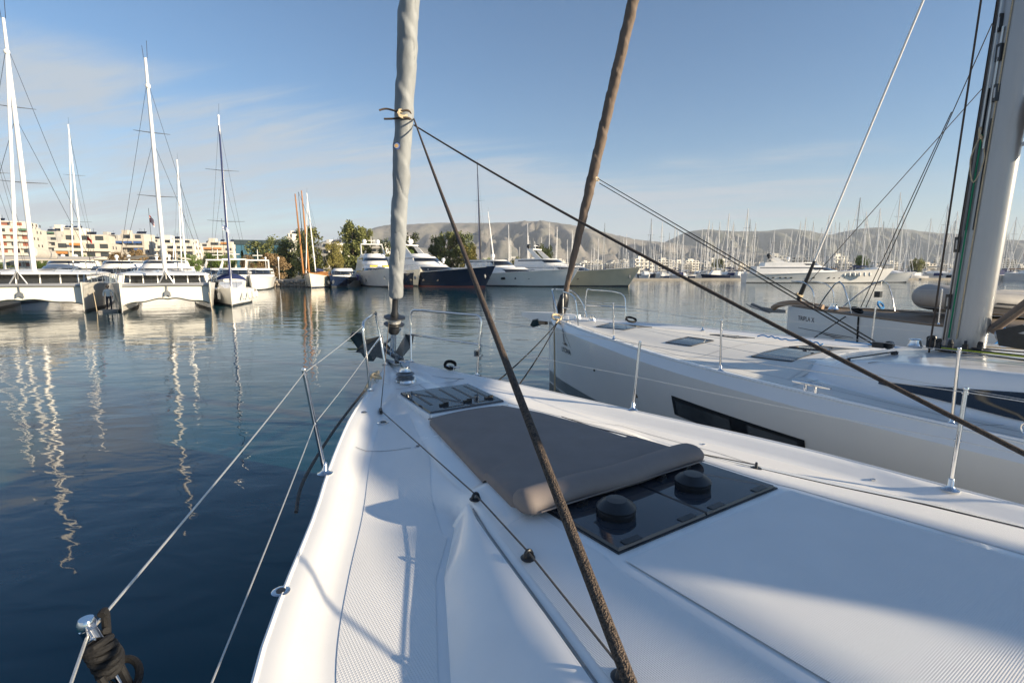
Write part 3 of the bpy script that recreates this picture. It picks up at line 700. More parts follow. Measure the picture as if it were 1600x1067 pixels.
# black lashing on the nearest stanchion
tp = tl[1]; bt = Vector((SL[1][0],SL[1][1],D(*SL[1]))); ax_ = (tp-bt).normalized()
uu = ax_.orthogonal().normalized(); ww = ax_.cross(uu)
k = MB(); P = []
for i in range(0,92):
    a = i*2*PI/14; q = i/91; r_ = .021+.004*math.sin(i*.9); c_ = tp-ax_*(.03+.062*q+.008*math.sin(i*.5))
    P.append(c_+uu*r_*math.cos(a)+ww*r_*math.sin(a))
k.tube(P, .0065, 7)
R2 = [tp-ax_*.09]
for i in range(0,34):
    a = i*2*PI/15+.8; rr_ = .034; c_ = tp-ax_*(.125+.010*math.sin(i*.4)); R2.append(c_+uu*rr_*math.cos(a)*.95+ww*rr_*math.sin(a)*.95+Vector((0,0,.02*math.sin(a))))
k.tube(catm(R2[1:],2), .0065, 7)
k.tube(catm([tp+Vector((.02,.03,-.06)),tp+Vector((.022,.03,0.002)),tp+Vector((.018,.018,.006))],4), .007, 7)
for dx in (-.028,.004): k.tube(catm([tp-ax_*.08+uu*dx+ww*-.015, tp-ax_*.2+uu*(dx-.008)+ww*-.02, tp-ax_*.42+uu*dx+ww*-.018],5), .0065, 7)
world_obj(k,'lashing_rope',ROPEB,'black rope lashed in coils around the top of the nearest port stanchion','rope')

# ================================================================== NEIGHBOURING YACHT
CRN = 7.46
def world_of(cr): return (cr*Rv[0], cr*Rv[1], 0)
nb = empty('sailing_yacht', world_of(CRN), A, 'white sailing yacht moored at right with brown furled headsail and thick silver mast', 'sailing yacht')
HBN = [(-8,1.9),(-5,2.30),(-1,2.42),(1.4,2.38),(2.6,2.28),(3.7,2.12),(5,1.83),(6.4,1.40),(7.3,1.10),(8.1,.80),(8.9,.48),(9.5,.20),(9.75,.06)]
ZSN = [(-8,1.42),(-1,1.44),(1.4,1.47),(3.7,1.50),(4.9,1.52),(6.4,1.56),(8.1,1.60),(9.75,1.66)]
RCN = [(-8,1.95),(-1,1.93),(1.0,1.86),(2.0,1.80),(2.7,1.72),(3.2,1.615),(4.0,1.585),(6,1.605),(8,1.62),(9.75,1.66)]
XTN = [(-8,1.45),(1,1.45),(2,1.34),(2.6,1.15),(3.0,.8),(3.3,.6),(5,.5),(8,.2),(9.75,0)]
XBN = [(-8,1.80),(1,1.80),(2,1.68),(2.7,1.45),(3.1,1.28),(3.4,1.5),(5,1.4),(8,.45),(9.75,.04)]
def DN(x,y): return D_own(x,y,HBN,ZSN,RCN,XTN,XBN,.035)
h = hull_mesh(HBN, ZSN, -8, 9.78, knuckle=.13, kf=.75, n=70, bw=.80); h.build('hull', GELG, nb, smooth=30, fix=True)
deck_mesh(DN, HBN, -8, 9.78, 260, 36).build('deck', GEL, nb, smooth=60)
# boot stripe
def hull_x(hb, zs, y, z, knuckle, bw):
    b = spline(hb,y); zz = spline(zs,y); k = knuckle*min(1,b/.5); wl = b*(bw if b>.4 else .45+(bw-.45)*b/.4); top = zz-k
    kf = .75 if hb is HBN else .35; q = max(0,min(1,1-z/top)); return (b+k*kf)+(wl-(b+k*kf))*q**1.5
for sg in (-1,1):
    m = MB(); m.loft([[(sg*(hull_x(HBN,ZSN,y,z,.13,.80)+.006), y, z) for z in (.03,.10,.17,.24,.30)] for y in [9.76-.03*k_ if k_<12 else 9.40-.35*(k_-12) for k_ in range(60)]]); m.build('boot_stripe', BOOTG, nb, smooth=True)
# hull window (long dark pane with two lights) and lettering
def hull_patch(hb, zs, ys, zlo, zhi, kn, bw, off, sg=-1):
    m = MB(); m.loft([[(sg*(hull_x(hb,zs,y,zlo(y)+(zhi(y)-zlo(y))*j/5,kn,bw)+off), y, zlo(y)+(zhi(y)-zlo(y))*j/5) for j in range(6)] for y in ys]); return m
for sg in (-1,1):
    wy_ = [4.45-(1.93)*i/20 for i in range(21)]
    o = hull_patch(HBN,ZSN,wy_,lambda y:.74+(y-2.5)*.01,lambda y:1.02+(y-2.5)*.01,.13,.80,.006,sg).build('hull_window', BLK, nb)
    for a,b in ((4.38,3.45),(3.20,2.60)):
        hull_patch(HBN,ZSN,[a+(b-a)*i/8 for i in range(9)],lambda y:.775,lambda y:.985,.13,.80,.011,sg).build('pane', WGLASS, o, smooth=True)
hp = hull_patch(HBN,ZSN,[6.9,6.85,6.8],lambda y:.93,lambda y:.98,.13,.80,.004)
for (y,z,r_) in ((6.75,.93,.022),(5.35,.80,.03)):
    k = MB(); x=-(hull_x(HBN,ZSN,y,z,.13,.80)+.004); k.lathe([(r_,0),(r_,.006),(r_*.6,.004)],(x,y,z),14,axis=(-1,-.25,0)); k.build('through_hull_fitting', BLK, nb)
# nonskid fields, seams
for sg in (-1,1):
    patchmesh(DN,-2,9.0,lambda y: sg*(max(.03, lerp(XBN,y)+.05 if y<3.2 else .04)), lambda y: sg*max(.05, spline(HBN,y)-.30), .0022, 110, 12).build('nonskid_panel', NSKF, nb, smooth=True)
for pts in ([(0,9.1),(0,3.4)],[(-1.0,6.9),(1.0,6.9)],[(-1.75,4.55),(1.75,4.55)],[(-1.9,2.9),(-1.35,2.9)],[(-.62,7.9),(-.95,6.9),(-1.25,5.6),(-1.5,4.55),(-1.62,3.2),(-1.9,1.6),(-2.0,0)],[(-2.1,1.35),(-1.8,1.2)]):
    ribbon(DN, pts, .008, .0045).build('seam', SEAM, nb)
for sg in (-1,1):
    m = MB(); m.tube([(sg*(spline(HBN,y)-.035), y, spline(ZSN,y)+.004) for y in [9.2-.2*k_ for k_ in range(80)]], .014, 8); m.build('toe_rail', GEL, nb, smooth=True)
    m = MB(); m.loft([[(sg*(lerp(XTN,y)+(lerp(XBN,y)-lerp(XTN,y))*q+ .012), y, DN(sg*(lerp(XTN,y)+(lerp(XBN,y)-lerp(XTN,y))*q),y)+.008) for q in [.60+(q0-.5)*.40*min(1,.12+(2.25-y)/1.3) for q0 in (0,.25,.5,.75,1)]] for y in [2.25-.1*i for i in range(70)]])
    m.build('cabin_window', BLKG, nb, smooth=True)
# flush deck hatches
def flush_hatch(x0,x1,y0,y1,Df,root,name='deck_hatch'):
    k = MB(); patchmesh(Df,y0,y1,lambda y:x0,lambda y:x1,.009,4,4,mb=k); o = k.build(name, SMOKE, root)
    f = MB()
    for a,b in (((x0,y0),(x1,y0)),((x1,y0),(x1,y1)),((x1,y1),(x0,y1)),((x0,y1),(x0,y0))):
        f.tube([(a[0],a[1],Df(*a)+.007),((a[0]+b[0])/2,(a[1]+b[1])/2,Df((a[0]+b[0])/2,(a[1]+b[1])/2)+.007),(b[0],b[1],Df(*b)+.007)], .011, 6)
    f.build('hatch_frame', BLK, o)
    k = MB(); k.obox((x0*.7+x1*.3,y0+.08,Df(x0,y0)+.02),(.03,0,0),(0,.01,0),(0,0,.006)); k.build('hatch_handle', BLK, o)
    return o
flush_hatch(-.38,.38,6.95,7.75,DN,nb); flush_hatch(-.85,-.30,5.05,5.55,DN,nb); flush_hatch(.30,.85,5.05,5.55,DN,nb)
flush_hatch(-.92,-.04,3.45,4.0,DN,nb); flush_hatch(.04,.92,3.45,4.0,DN,nb)
for x,y in ((-.98,7.2),(-1.35,5.8)):
    k = MB(); k.lathe([(.04,0),(.04,.004),(0,.005)],(x,y,DN(x,y)+.003),16); k.build('deck_filler', STEEL, nb)
# bowsprit, anchor with covers
k = MB(); k.loft([[(-w_,y,z0),(w_,y,z0),(w_*.9,y,z1),(-w_*.9,y,z1)] for y,w_,z0,z1 in ((8.9,.20,1.58,1.72),(9.6,.20,1.52,1.72),(10.4,.17,1.50,1.69),(10.9,.13,1.55,1.66))], closed=True, cap0=True, cap1=True); k.build('bowsprit', GEL, nb)
k = MB(); k.tube([(0,9.75,1.52),(0,10.2,1.50),(0,10.45,1.44)], [.03,.035,.03], 8); an = k.build('anchor', GALV, nb)
for sg in (-1,1):
    k = MB(); k.prism([(0,10.55,1.30),(sg*.12,10.5,1.36),(sg*.22,10.25,1.52),(sg*.2,10.05,1.56),(0,10.2,1.40)],(0,-.01,-.02)); k.build('anchor_fluke', GALV, an)
k = MB(); k.obox((-.1,9.98,1.49),(.06,.02,0),(-.01,.12,0),(0,.02,.07)); k.build('anchor_cover', CANV, an)
# pulpit
def tube_obj(pts, r, name, m_, root, n=8, k_=5, sm_=True):
    k = MB(); k.tube(catm(pts,k_) if k_ else pts, r, n); return k.build(name, m_, root, smooth=sm_)
zd = 1.62
pn = tube_obj([(-.42,8.95,zd),(-.40,9.1,zd+.35),(-.30,9.35,zd+.62),(-.10,9.62,zd+.66),(0,9.68,zd+.66)],.013,'pulpit',STEEL,nb)
tube_obj([(.42,8.95,zd),(.40,9.1,zd+.35),(.30,9.35,zd+.62),(.10,9.62,zd+.66),(0,9.68,zd+.66)],.013,'pulpit',STEEL,nb)
tube_obj([(-.30,9.35,zd+.62),(-.10,9.50,zd)],.012,'pulpit_leg',STEEL,pn,k_=0)
tube_obj([(-.38,9.1,zd+.3),(-.2,9.4,zd+.3)],.010,'mid_rail',STEEL,pn,k_=0)
pk = tube_obj([(.70,8.0,zd),(.72,8.02,zd+.30),(.70,8.15,zd+.60),(.48,8.85,zd+.66),(.44,9.0,zd+.62),(.42,9.02,zd)],.013,'pulpit',STEEL,nb,k_=4)
pp_ = tube_obj([(-.86,7.75,zd),(-.88,7.78,zd+.30),(-.86,7.90,zd+.58),(-.58,8.55,zd+.64),(-.50,8.70,zd+.58),(-.48,8.72,zd)],.013,'pulpit',STEEL,nb,k_=4)
for a,b in (((-.88,7.78,zd+.30),(-.49,8.7,zd+.30)),((.72,8.02,zd+.30),(.43,9.0,zd+.30))): tube_obj([a,b],.010,'mid_rail',STEEL,nb,k_=0)
SN = [(-1.22,6.38),(-2.02,3.72),(-2.30,1.40),(-2.34,-1)]
tn = [stanchion(nb,x,y,DN(x,y), lean=.03, h=.62) for x,y in SN]
lifeline(tn,[Vector((x,y,DN(x,y))) for x,y in SN], Vector((-.86,7.9,zd+.58)), Vector((-.88,7.78,zd+.3)), nb)
SN2 = [(1.22,6.38),(2.02,3.72),(2.30,1.40),(2.34,-1)]
tn2 = [stanchion(nb,x,y,DN(x,y), lean=.03, h=.62) for x,y in SN2]
lifeline(tn2,[Vector((x,y,DN(x,y))) for x,y in SN2], Vector((.70,8.15,zd+.58)), Vector((.72,8.02,zd+.3)), nb)
cleat(nb,-2.08,2.62,DN(-2.08,2.62)+.0,1.42,1.9); cleat(nb,-.62,8.35,DN(-.62,8.35),1.9,1.4)
k = MB(); k.lathe([(.09,0),(.095,.01),(.085,.05),(.05,.055),(.05,.12),(.065,.13),(.0,.135)],(0.05,8.35,DN(.05,8.35)),22); k.build('windlass', STEEL, nb, smooth=40)
# furled brown headsail with black furler cover
bot = to_boat(on_plane(881,468,CRN),CRN); bot.x=0; tp_ = to_boat(on_plane(990,0,CRN),CRN); tp_.x=0
dn = (tp_-bot).normalized()
furled([bot+dn*.15, bot+dn*7, bot+dn*13], SAILB, R0=.055, R1=.105, turns=11, root=nb, seed=5, n=40, rings=500, amp=.15)
k = MB(); k.tube([bot-dn*.38, bot-dn*.33, bot-dn*.15, bot+dn*.08, bot+dn*.16],[.06,.12,.14,.12,.05],14,flat=.85); k.build('furler_cover', BLK, nb, smooth=True)
for dx in (-.05,.05): tube_obj([bot-dn*.55+Vector((dx,0,0)), (dx*.5,9.72,1.66)],.011,'forestay_toggle',STEEL,nb,k_=0)
ncl = to_boat(on_plane(932,282,CRN),CRN)
k = MB(); k.tube(loops(ncl.x-.02,ncl.y-.05,ncl.z,.05,3,1.2,seed=4), .008, 6); k.build('clew_knot', ROPEC, nb, smooth=True)
e1 = Vector((-.30,2.72,DN(-.30,2.72)+.10))
k = MB(); k.tube([ncl+Vector((0,-.06,.02)), e1], .0085, 8); k.build('jib_sheet', ROPEB, nb, smooth=True)
k = MB(); k.tube([ncl+Vector((.05,-.04,-.06)), e1+Vector((-.05,0,-.03))], .0085, 8); k.build('jib_sheet', ROPEB, nb, smooth=True)
# mast with tracks, halyards, gooseneck, boom and stacked mainsail
MX, MY = -.04, 2.0; mz = DN(MX,MY)
rk = -.035
def mp(a, r, z, sx=.125, sy=.20):   # point on the mast section at height z
    return Vector((MX+sx*r*math.sin(a), MY+rk*(z-mz)+sy*r*math.cos(a), z))
mb = MB(); mb.loft([[mp(2*PI*j/32,1,z) for j in range(32)] for z in (mz-.02,mz+3,mz+8,mz+19)], closed=True, cap0=True, cap1=True)
mast = mb.build('mast', ALU, nb, smooth=60)
mb = MB(); mb.lathe([(.24,0),(.25,.02),(.22,.05),(.16,.055)], (MX,MY,mz), 28); mb.build('mast_collar', BLK, mast, smooth=35)
PH = -1.05   # direction (towards the camera) of the near face
def track(a, z0, z1, w_, m_, name, lift=1.02):
    k = MB(); k.loft([[mp(a-w_,lift-.01,z),mp(a-w_,lift+.05,z),mp(a+w_,lift+.05,z),mp(a+w_,lift-.01,z)] for z in (z0,(z0+z1)/2,z1)], closed=True, cap0=True, cap1=True); return k.build(name, m_, mast)
track(PH+.05, 3.15, 4.62, .05, BLK, 'mast_track'); track(PH-.32, 3.15, 4.3, .05, BLK, 'mast_track')
for a,z in ((PH+.45,2.36),(PH+.45,3.0),(PH+.05,5.25),(PH-.18,4.95),(PH-.3,4.55)):
    k = MB(); p = mp(a,1.03,z); k.obox(p,(.014,.02,0),(-.02,.014,0),(0,0,.085)); j = k.build('rope_clutch', BLK, mast)
    k = MB(); k.obox(p+Vector((-.022,0,.0)),(.006,.008,0),(-.008,.006,0),(0,0,.05)); k.build('lever', ALU, j)
k = MB(); k.loft([[mp(PH-.55-.5*j/6,1.025,z) for j in range(7)] for z in (4.02,4.42)], closed=False); k.build('gooseneck_plate', ALU, mast)
k = MB(); k.loft([[mp(-PI+.9-.9*j/6,1.025,z) for j in range(7)] for z in (2.02,2.20)], closed=False); k.build('vang_plate', ALU, mast)
def halyard(a, lift, z0, z1, m_, r=.007, spread=.0):
    k = MB(); k.tube([mp(a+spread*(z-z0), lift, z) for z in [z0+(z1-z0)*i/10 for i in range(11)]], r, 7); return k.build('halyard', m_, mast, smooth=True)
halyard(PH+.25,1.12,mz+.12,14,SHEETG,.008); halyard(PH-.05,1.14,mz+.15,4.15,ROPEG,.009); halyard(PH-.38,1.10,mz+.15,14,ROPEC,.007); halyard(PH+.02,1.18,4.1,14,ROPEW,.009)
halyard(PH-.2,1.15,4.0,5.2,ROPEW,.010); halyard(PH+.38,1.10,3.0,14,ROPEB,.006)
k = MB(); p=mp(PH-.05,1.2,4.15); k.tube(loops(p.x,p.y,p.z,.07,3,1.4,seed=11),.008,6); k.tube(catm([p,p+Vector((-.05,.05,-.25)),p+Vector((-.06,0,-.5)),p+Vector((.0,-.05,-.25)),p],6),.006,6); k.build('halyard_knot', ROPEC, mast, smooth=True)
# spreader bracket and rod to the right of the mast near the gooseneck
zb = 4.06
k = MB(); k.obox((MX,MY-.34,zb+.12),(.02,0,0),(0,.15,0),(0,0,.018)); k.obox((MX,MY-.34,zb-.05),(.02,0,0),(0,.15,0),(0,0,.018)); k.obox((MX,MY-.45,zb+.03),(.03,0,0),(0,.03,0),(0,0,.12)); gn = k.build('gooseneck', ALU, nb)
k = MB(); k.tube([(MX,MY-.5,zb+.0),(MX,-9.2,zb+.0)], .17, 18, flat=1.15); boom = k.build('boom', ALU, nb, smooth=True)
mb = MB(); secs = []
for i in range(41):
    q = i/40; y = MY-.42 - 8.72*q; hh = .505 + .02*math.sin(q*31) + .015*math.sin(q*67); wd = .20-.05*q
    ring = [(MX+wd*math.cos(a)*(1+.06*math.sin(q*40+a*3)), y, zb-.02+hh/2+hh/2*math.sin(a)*(1 if a<PI else .9)) for a in [2*PI*j/18 for j in range(18)]]
    secs.append(ring)
mb.loft(secs, closed=True, cap0=True, cap1=True); mb.build('mainsail_cover', CANV, nb, smooth=60)
k = MB(); k.tube([(MX,-7.0,4.50),(MX,-8.0,4.55),(MX,-8.6,4.57)],[.075,.055,.04],14); k.build('added_shade_roll', CANV, nb, smooth=True)  # unseen roll added beyond the sail cover to shade the near yacht's coachroof
# vang strut (brown sleeved) and tackle lines aft of the mast
k = MB(); k.tube(catm([(MX,MY-.22,2.05),(MX,MY-1.0,3.0),(MX,MY-1.9,4.0)],6), .05, 14); k.build('vang_strut', SAILB, nb, smooth=True)
for dx,m_,r_ in ((-.03,ROPEC,.010),(.05,ROPEC,.010),(-.08,SHEETG,.008),(.1,SHEETG,.008)):
    tube_obj([(MX+dx,MY-.25,2.08),(MX+dx*1.3,MY-1.95-dx,3.98)],r_,'vang_tackle',m_,nb,k_=0)
k = MB(); k.tube([(MX-.1,MY-.30,2.02),(MX-.25,MY-1.6,2.35)],[.055,.05],14); k.build('boom_strut', ALU, nb, smooth=True)
k = MB(); k.prism([(MX-.12,MY-.34,1.92),(MX-.12,MY-.55,1.90),(MX-.14,MY-.72,2.05),(MX-.13,MY-.5,2.16),(MX-.12,MY-.3,2.08)],(-.05,0,0)); k.build('strut_end', BLK, nb)
for a_,b_,m_ in (((MX-.3,MY+.1,mz+.05),(MX-1.3,MY-2.5,mz+.15),ROPEY),((MX-.22,MY-.1,mz+.05),(MX-1.0,MY-2.5,mz+.12),ROPEB),((MX-.1,MY-.1,mz+.06),(MX-.5,MY-2.5,mz+.14),SHEETG),((MX+.1,MY-.1,mz+.06),(MX+.3,MY-2.5,mz+.14),ROPEC),((MX-.4,MY+.1,mz+.05),(MX-1.5,MY-2.3,mz+.1),ROPEB)):
    tube_obj([a_,b_],.008,'deck_line',m_,nb,k_=0)
for i in range(7):
    a = -2.3+i*.42; p = Vector((MX+.27*math.sin(a), MY+.30*math.cos(a), mz+.06))
    k = MB(); k.obox(p,(.022,0,0),(0,.022,0),(0,0,.05)); k.lathe([(.03,-.012),(.03,.012)],p+Vector((0,0,.06)),14,axis=(math.cos(a),-math.sin(a),0)); k.build('mast_base_block', BLK, nb)
k = MB(); k.obox(e1+Vector((-.06,-.02,0)),(.05,0,0),(0,.06,0),(0,0,.035)); k.lathe([(.05,-.03),(.05,.03)],e1+Vector((0,-.1,0)),16,axis=(1,0,0)); k.build('sheet_block', BLK, nb)
k = MB(); k.lathe([(.07,0),(.075,.02),(.06,.05),(.055,.09),(.065,.10),(.03,.11)],(MX-.3,MY+.35,mz+.02),20); k.build('winch', STEEL, nb, smooth=40)
# forward coachroof lines and small fittings
for pts in ([(-.78,2.75),(-.50,2.2),(-.45,1.0)],[(-1.25,2.45),(-1.0,.9),(-.95,-1)]): ribbon(DN, pts, .012, .004).build('seam', SEAM, nb)
k = MB(); z=DN(-.75,2.55); k.tube([(-1.10,2.72,DN(-1.1,2.72)+.03),(-.62,2.42,DN(-.62,2.42)+.04)],.008,8); k.obox((-1.12,2.72,DN(-1.12,2.72)+.02),(.05,0,0),(0,.02,0),(0,0,.015)); k.obox((-.62,2.44,DN(-.62,2.44)+.02),(.05,0,0),(0,.02,0),(0,0,.015)); k.build('furler_track_car', BLK, nb)
# shrouds (rise from the deck edge out of the picture)
p0 = to_boat(on_plane(1455,527,CRN-.3),CRN); p1 = to_boat(on_plane(1533,0,CRN-.3),CRN)
k = MB(); k.tube([p0-(p1-p0)*.06, p1+(p1-p0)*1.5], .010, 8); k.build('spinnaker_halyard', SHEET, nb, smooth=True)
# sheets-run lines of the third yacht are built with it.  Shackle and ring at the chainplate
p = Vector((-2.22,.98,DN(-2.2,1.0)))
k = MB(); 
for dz,ang in ((.03,0),(.10,1.4),(.17,0.2)):
    u_=Vector((math.cos(ang),math.sin(ang),0)); k.tube([p+u_*.035*math.cos(t)+Vector((0,0,dz+.045*math.sin(t))) for t in [2*PI*i/14 for i in range(15)]],.008,7)
k.build('chainplate_shackle', STEEL, nb, smooth=True)
# mooring ropes
def wrope(pts, r, m_, label, cat='rope', name='mooring_rope', root=own, n=7, k_=6):
    k = MB(); k.tube(catm(pts,k_) if k_ else pts, r, n); return world_obj(k,name,m_,label,cat,root=root)
k = MB(); k.tube(loops(-.50,8.92,1.68,.12,3,.7,seed=6),.016,7); k.tube(catm([(-.50,8.8,1.66),(-.62,8.75,1.60),(-.60,8.6,1.58),(-.45,8.5,1.66)],5),.016,7)
world_obj(k,'rope_coil',ROPEC,"cream rope coiled on the bow of the right-hand yacht beside its pulpit",'rope',root=nb)
k = MB(); k.tube(loops(.62,7.75,1.66,.13,4,.5,seed=8),.013,7)
world_obj(k,'rope_coil',ROPEB,'dark coiled rope on the far side of the right-hand yacht bow','rope',root=nb)
a0 = Vector((-.66,8.68,1.60)); 
wa = at(775,588,z=1.3); wb = at(812,588,z=1.3)
for (u,v) in ((775,588),(812,590)):
    e = to_boat(at(u,v,z=1.28),CRN); e2 = a0.lerp(e,1.5)
    k = MB(); k.tube([a0.lerp(e2,i/12)-Vector((0,0,.10*math.sin(PI*i/12))) for i in range(13)],.011,7)
    world_obj(k,'mooring_line',ROPEB,'left one of two dark mooring lines slanting down from the right-hand yacht bow' if u==775 else 'right one of two dark mooring lines slanting down from the right-hand yacht bow','mooring line',root=nb)
k = MB(); xx = -(hull_x(HBN,ZSN,8.30,1.0,.13,.80)+.02); k.tube([(-.70,8.66,1.62),(-.80,8.62,1.50),(-.79,8.62,1.2),(-.77,8.62,.6),(-.76,8.62,-.1)],.018,8)
world_obj(k,'hanging_rope',ROPEC,'thick brown rope hanging down the bow of the right-hand yacht into the water','rope',root=nb)
k = MB()
P=[(-.2+.5*math.sin(i*.5)*.15+1.38, 5.2-i*.055, DN(1.35,5.2-i*.055)+.05+.03*abs(math.sin(i*1.1))) for i in range(22)]
k.tube(catm(P,3),.012,6); k.tube(catm([(1.40,4.0,1.60),(1.50,3.0,1.57),(1.62,2.35,1.62),(1.9,2.15,1.75),(2.02,2.15,1.98),(1.98,2.1,1.72),(2.06,2.2,1.58),(2.1,2.15,1.9)],6),.010,6)
world_obj(k,'blue_rope',ROPEBL,'bright blue rope lying along the far deck edge of the right-hand yacht','rope',root=nb)
# yacht name and sail emblem on the port bow
def text_obj(txt, size, root, loc, rot, m_, name='lettering', ex=.001, par=None):
    cu = bpy.data.curves.new(name,'FONT'); cu.body = txt; cu.size = size; cu.extrude = ex; cu.align_x='LEFT'
    o = bpy.data.objects.new('tmp_text',cu); C.objects.link(o); dg = bpy.context.evaluated_depsgraph_get(); dg.update()
    me = bpy.data.meshes.new_from_object(o.evaluated_get(dg)); bpy.data.objects.remove(o); me.materials.clear(); me.materials.append(m_)
    t = bpy.data.objects.new(name, me); t.location = loc; t.rotation_euler = rot; link(t, root); return t
def hull_text(txt, size, y, z, hb, zs, kn, bw, root, m_, lift=.012):
    """letters on the port topside reading aft from y"""
    x0 = -(hull_x(hb,zs,y,z,kn,bw)); x1 = -(hull_x(hb,zs,y-.8,z,kn,bw)); xt_ = -(hull_x(hb,zs,y,z+.1,kn,bw))
    dirx = Vector((x1-x0,-.8,0)).normalized(); up = Vector((xt_-x0,0,.1)).normalized(); nrm = dirx.cross(up).normalized(); up = nrm.cross(dirx)
    Mx = Matrix((dirx,up,nrm)).transposed(); return text_obj(txt,size,root,Vector((x0,y,z))+nrm*lift,Mx.to_euler(),m_), Vector((x0,y,z))+nrm*lift, dirx, up
_, o_, dx_, up_ = hull_text('LITONIA', .15, 8.40, 1.02, HBN, ZSN, .13, .80, nb, BOOT)
def P2(a,b): return o_+dx_*a+up_*b
k = MB(); k.tube([P2(.22,.20),P2(.20,.50)],.004,5); k.tube([P2(.27,.20),P2(.25,.46)],.003,5); k.tube([P2(.21,.50),P2(.62,.16)],.0025,5); k.tube([P2(.10,.19),P2(.20,.17),P2(.40,.17)],.004,5); k.prism([P2(.20,.17),P2(.30,.23),P2(.40,.17)],(dx_.cross(up_))*.002); k.build('sail_emblem', BOOT, nb)
# port lazy line across the topside
# ================================================================== THIRD YACHT
CR3 = 13.0
y3 = empty('sailing_yacht', world_of(CR3), A, 'grey-hulled sailing yacht with teak deck behind the right-hand yacht, name lettered on its bow', 'sailing yacht')
HB3 = [(-8,2.0),(-4,2.3),(0,2.35),(2,2.15),(3.4,1.85),(4.6,1.35),(5.6,.88),(6.4,.42),(6.9,.10),(7.0,.04)]
ZS3 = [(-8,1.62),(0,1.68),(3.4,1.74),(5.6,1.79),(7.0,1.83)]
RC3 = [(-8,2.3),(0,2.2),(1.2,2.05),(2.4,1.80),(7.0,1.80)]
XT3 = [(-8,1.2),(1,1.2),(2.4,.6),(7,.02)]; XB3=[(-8,1.5),(1,1.5),(2.4,1.0),(7,.03)]
def D3(x,y): return D_own(x,y,HB3,ZS3,RC3,XT3,XB3,.06)
hull_mesh(HB3, ZS3, -8, 7.02, n=50, bw=.78).build('hull', GELG, y3, smooth=30, fix=True)
deck_mesh(D3, HB3, -8, 7.02, 160, 24).build('deck', TEAK, y3, smooth=60)
for sg in (-1,1):
    m = MB(); m.tube([(sg*(spline(HB3,y)-.03), y, spline(ZS3,y)+.02) for y in [6.9-.2*k_ for k_ in range(70)]], .022, 8); m.build('toe_rail', TEAK, y3, smooth=True)
hull_text('TRIPLA X', .155, 6.62, 1.52, HB3, ZS3, 0, .78, y3, NAVY)
def hx3(y,z,o=.008): return -(hull_x(HB3,ZS3,y,z,0,.78)+o)
k = MB(); k.prism([(hx3(5.9,1.30),5.9,1.30),(hx3(5.5,1.235),5.5,1.235),(hx3(5.1,1.30),5.1,1.285)],(-.004,0,0)); k.build('hull_emblem', BOOT, y3)
for z,ya,yb in ((1.33,6.6,5.0),(1.22,4.75,2.0)):
    k = MB(); k.tube([(hx3(y,z,.003),y,z-.012*(ya-y)) for y in [ya+(yb-ya)*i/10 for i in range(11)]],.006,5); k.build('hull_stripe', BOOT, y3)
k = MB(); k.tube([(hx3(4.9,z,.02),4.9,z) for z in (1.77,1.2,.6,.0,-.1)],.016,7)
world_obj(k,'hanging_rope',ROPEB,'black rope hanging down the topside of the grey-hulled yacht with the lettered bow','rope',root=y3)
# anchor and sprit with rolled canvas
k = MB(); k.tube(catm([(0,6.2,1.84),(0,6.7,1.90),(0,7.0,1.91),(0,7.3,1.84),(0,7.45,1.74)],4),.07,10); k.build('rolled_bow_cover', CANV, y3, smooth=True)
k = MB(); k.prism([(0,7.1,1.72),(0,7.75,1.76),(0,8.05,1.86),(0,8.1,1.74),(0,7.6,1.62),(0,7.1,1.64)],(.05,0,0)); an = k.build('anchor', GALV, y3)
for sg in (-1,1): k = MB(); k.prism([(0,7.5,1.60),(sg*.20,7.85,1.72),(sg*.18,8.1,1.82),(0,7.95,1.70)],(0,0,.02)); k.build('anchor_fluke', GALV, an)
zq = 1.80
for sg in (-1,1):
    o = tube_obj([(sg*.45,6.2,zq),(sg*.47,6.22,zq+.4),(sg*.40,6.45,zq+.62),(sg*.1,6.95,zq+.66)],.014,'pulpit',STEEL,y3)
    tube_obj([(sg*1.05,5.1,zq-.02),(sg*1.10,5.3,zq+.60),(sg*.95,5.55,zq+.62),(sg*.60,6.05,zq+.02)],.014,'pulpit',STEEL,y3,k_=2)
k = MB(); k.obox((1.00,5.45,zq+.36),(.07,0,0),(0,.06,0),(0,0,.07)); k.build('deck_speaker', BLK, y3)
s3 = [stanchion(y3,x,y,D3(x,y), lean=.02, h=.66) for x,y in ((-1.75,3.4),(-2.1,1.6),(-2.2,-.5))]
lifeline(s3,[Vector((x,y,D3(x,y))) for x,y in ((-1.75,3.4),(-2.1,1.6),(-2.2,-.5))],Vector((-1.05,5.3,zq+.58)),Vector((-1.0,5.2,zq+.3)),y3)
s3 = [stanchion(y3,x,y,D3(x,y), lean=.02, h=.66) for x,y in ((1.75,3.4),(2.1,1.6),(2.2,-.5))]
lifeline(s3,[Vector((x,y,D3(x,y))) for x,y in ((1.75,3.4),(2.1,1.6),(2.2,-.5))],Vector((1.05,5.3,zq+.58)),Vector((1.0,5.2,zq+.3)),y3)
b3 = to_boat(on_plane(1250,462,CR3),CR3); t3 = to_boat(on_plane(1443,0,CR3),CR3); b3.x=t3.x=0; d3=(t3-b3).normalized()
k = MB(); k.tube([b3+d3*.9, b3+d3*13], .024, 10); k.build('furled_sail_stay', GELB, y3, smooth=True)
k = MB(); k.tube([b3-d3*.1, b3+d3*.1, b3+d3*.9],[.05,.055,.032],12); k.build('furler_drum', BLK, y3, smooth=True)
k = MB(); k.tube(loops(0,b3.y+.02,b3.z+.0,.10,4,.4,seed=14),.018,6); k.build('furling_rope', ROPEC, y3, smooth=True)
tube_obj([b3,(0,6.72,1.85)],.02,'forestay_toggle',CANV,y3,k_=0)
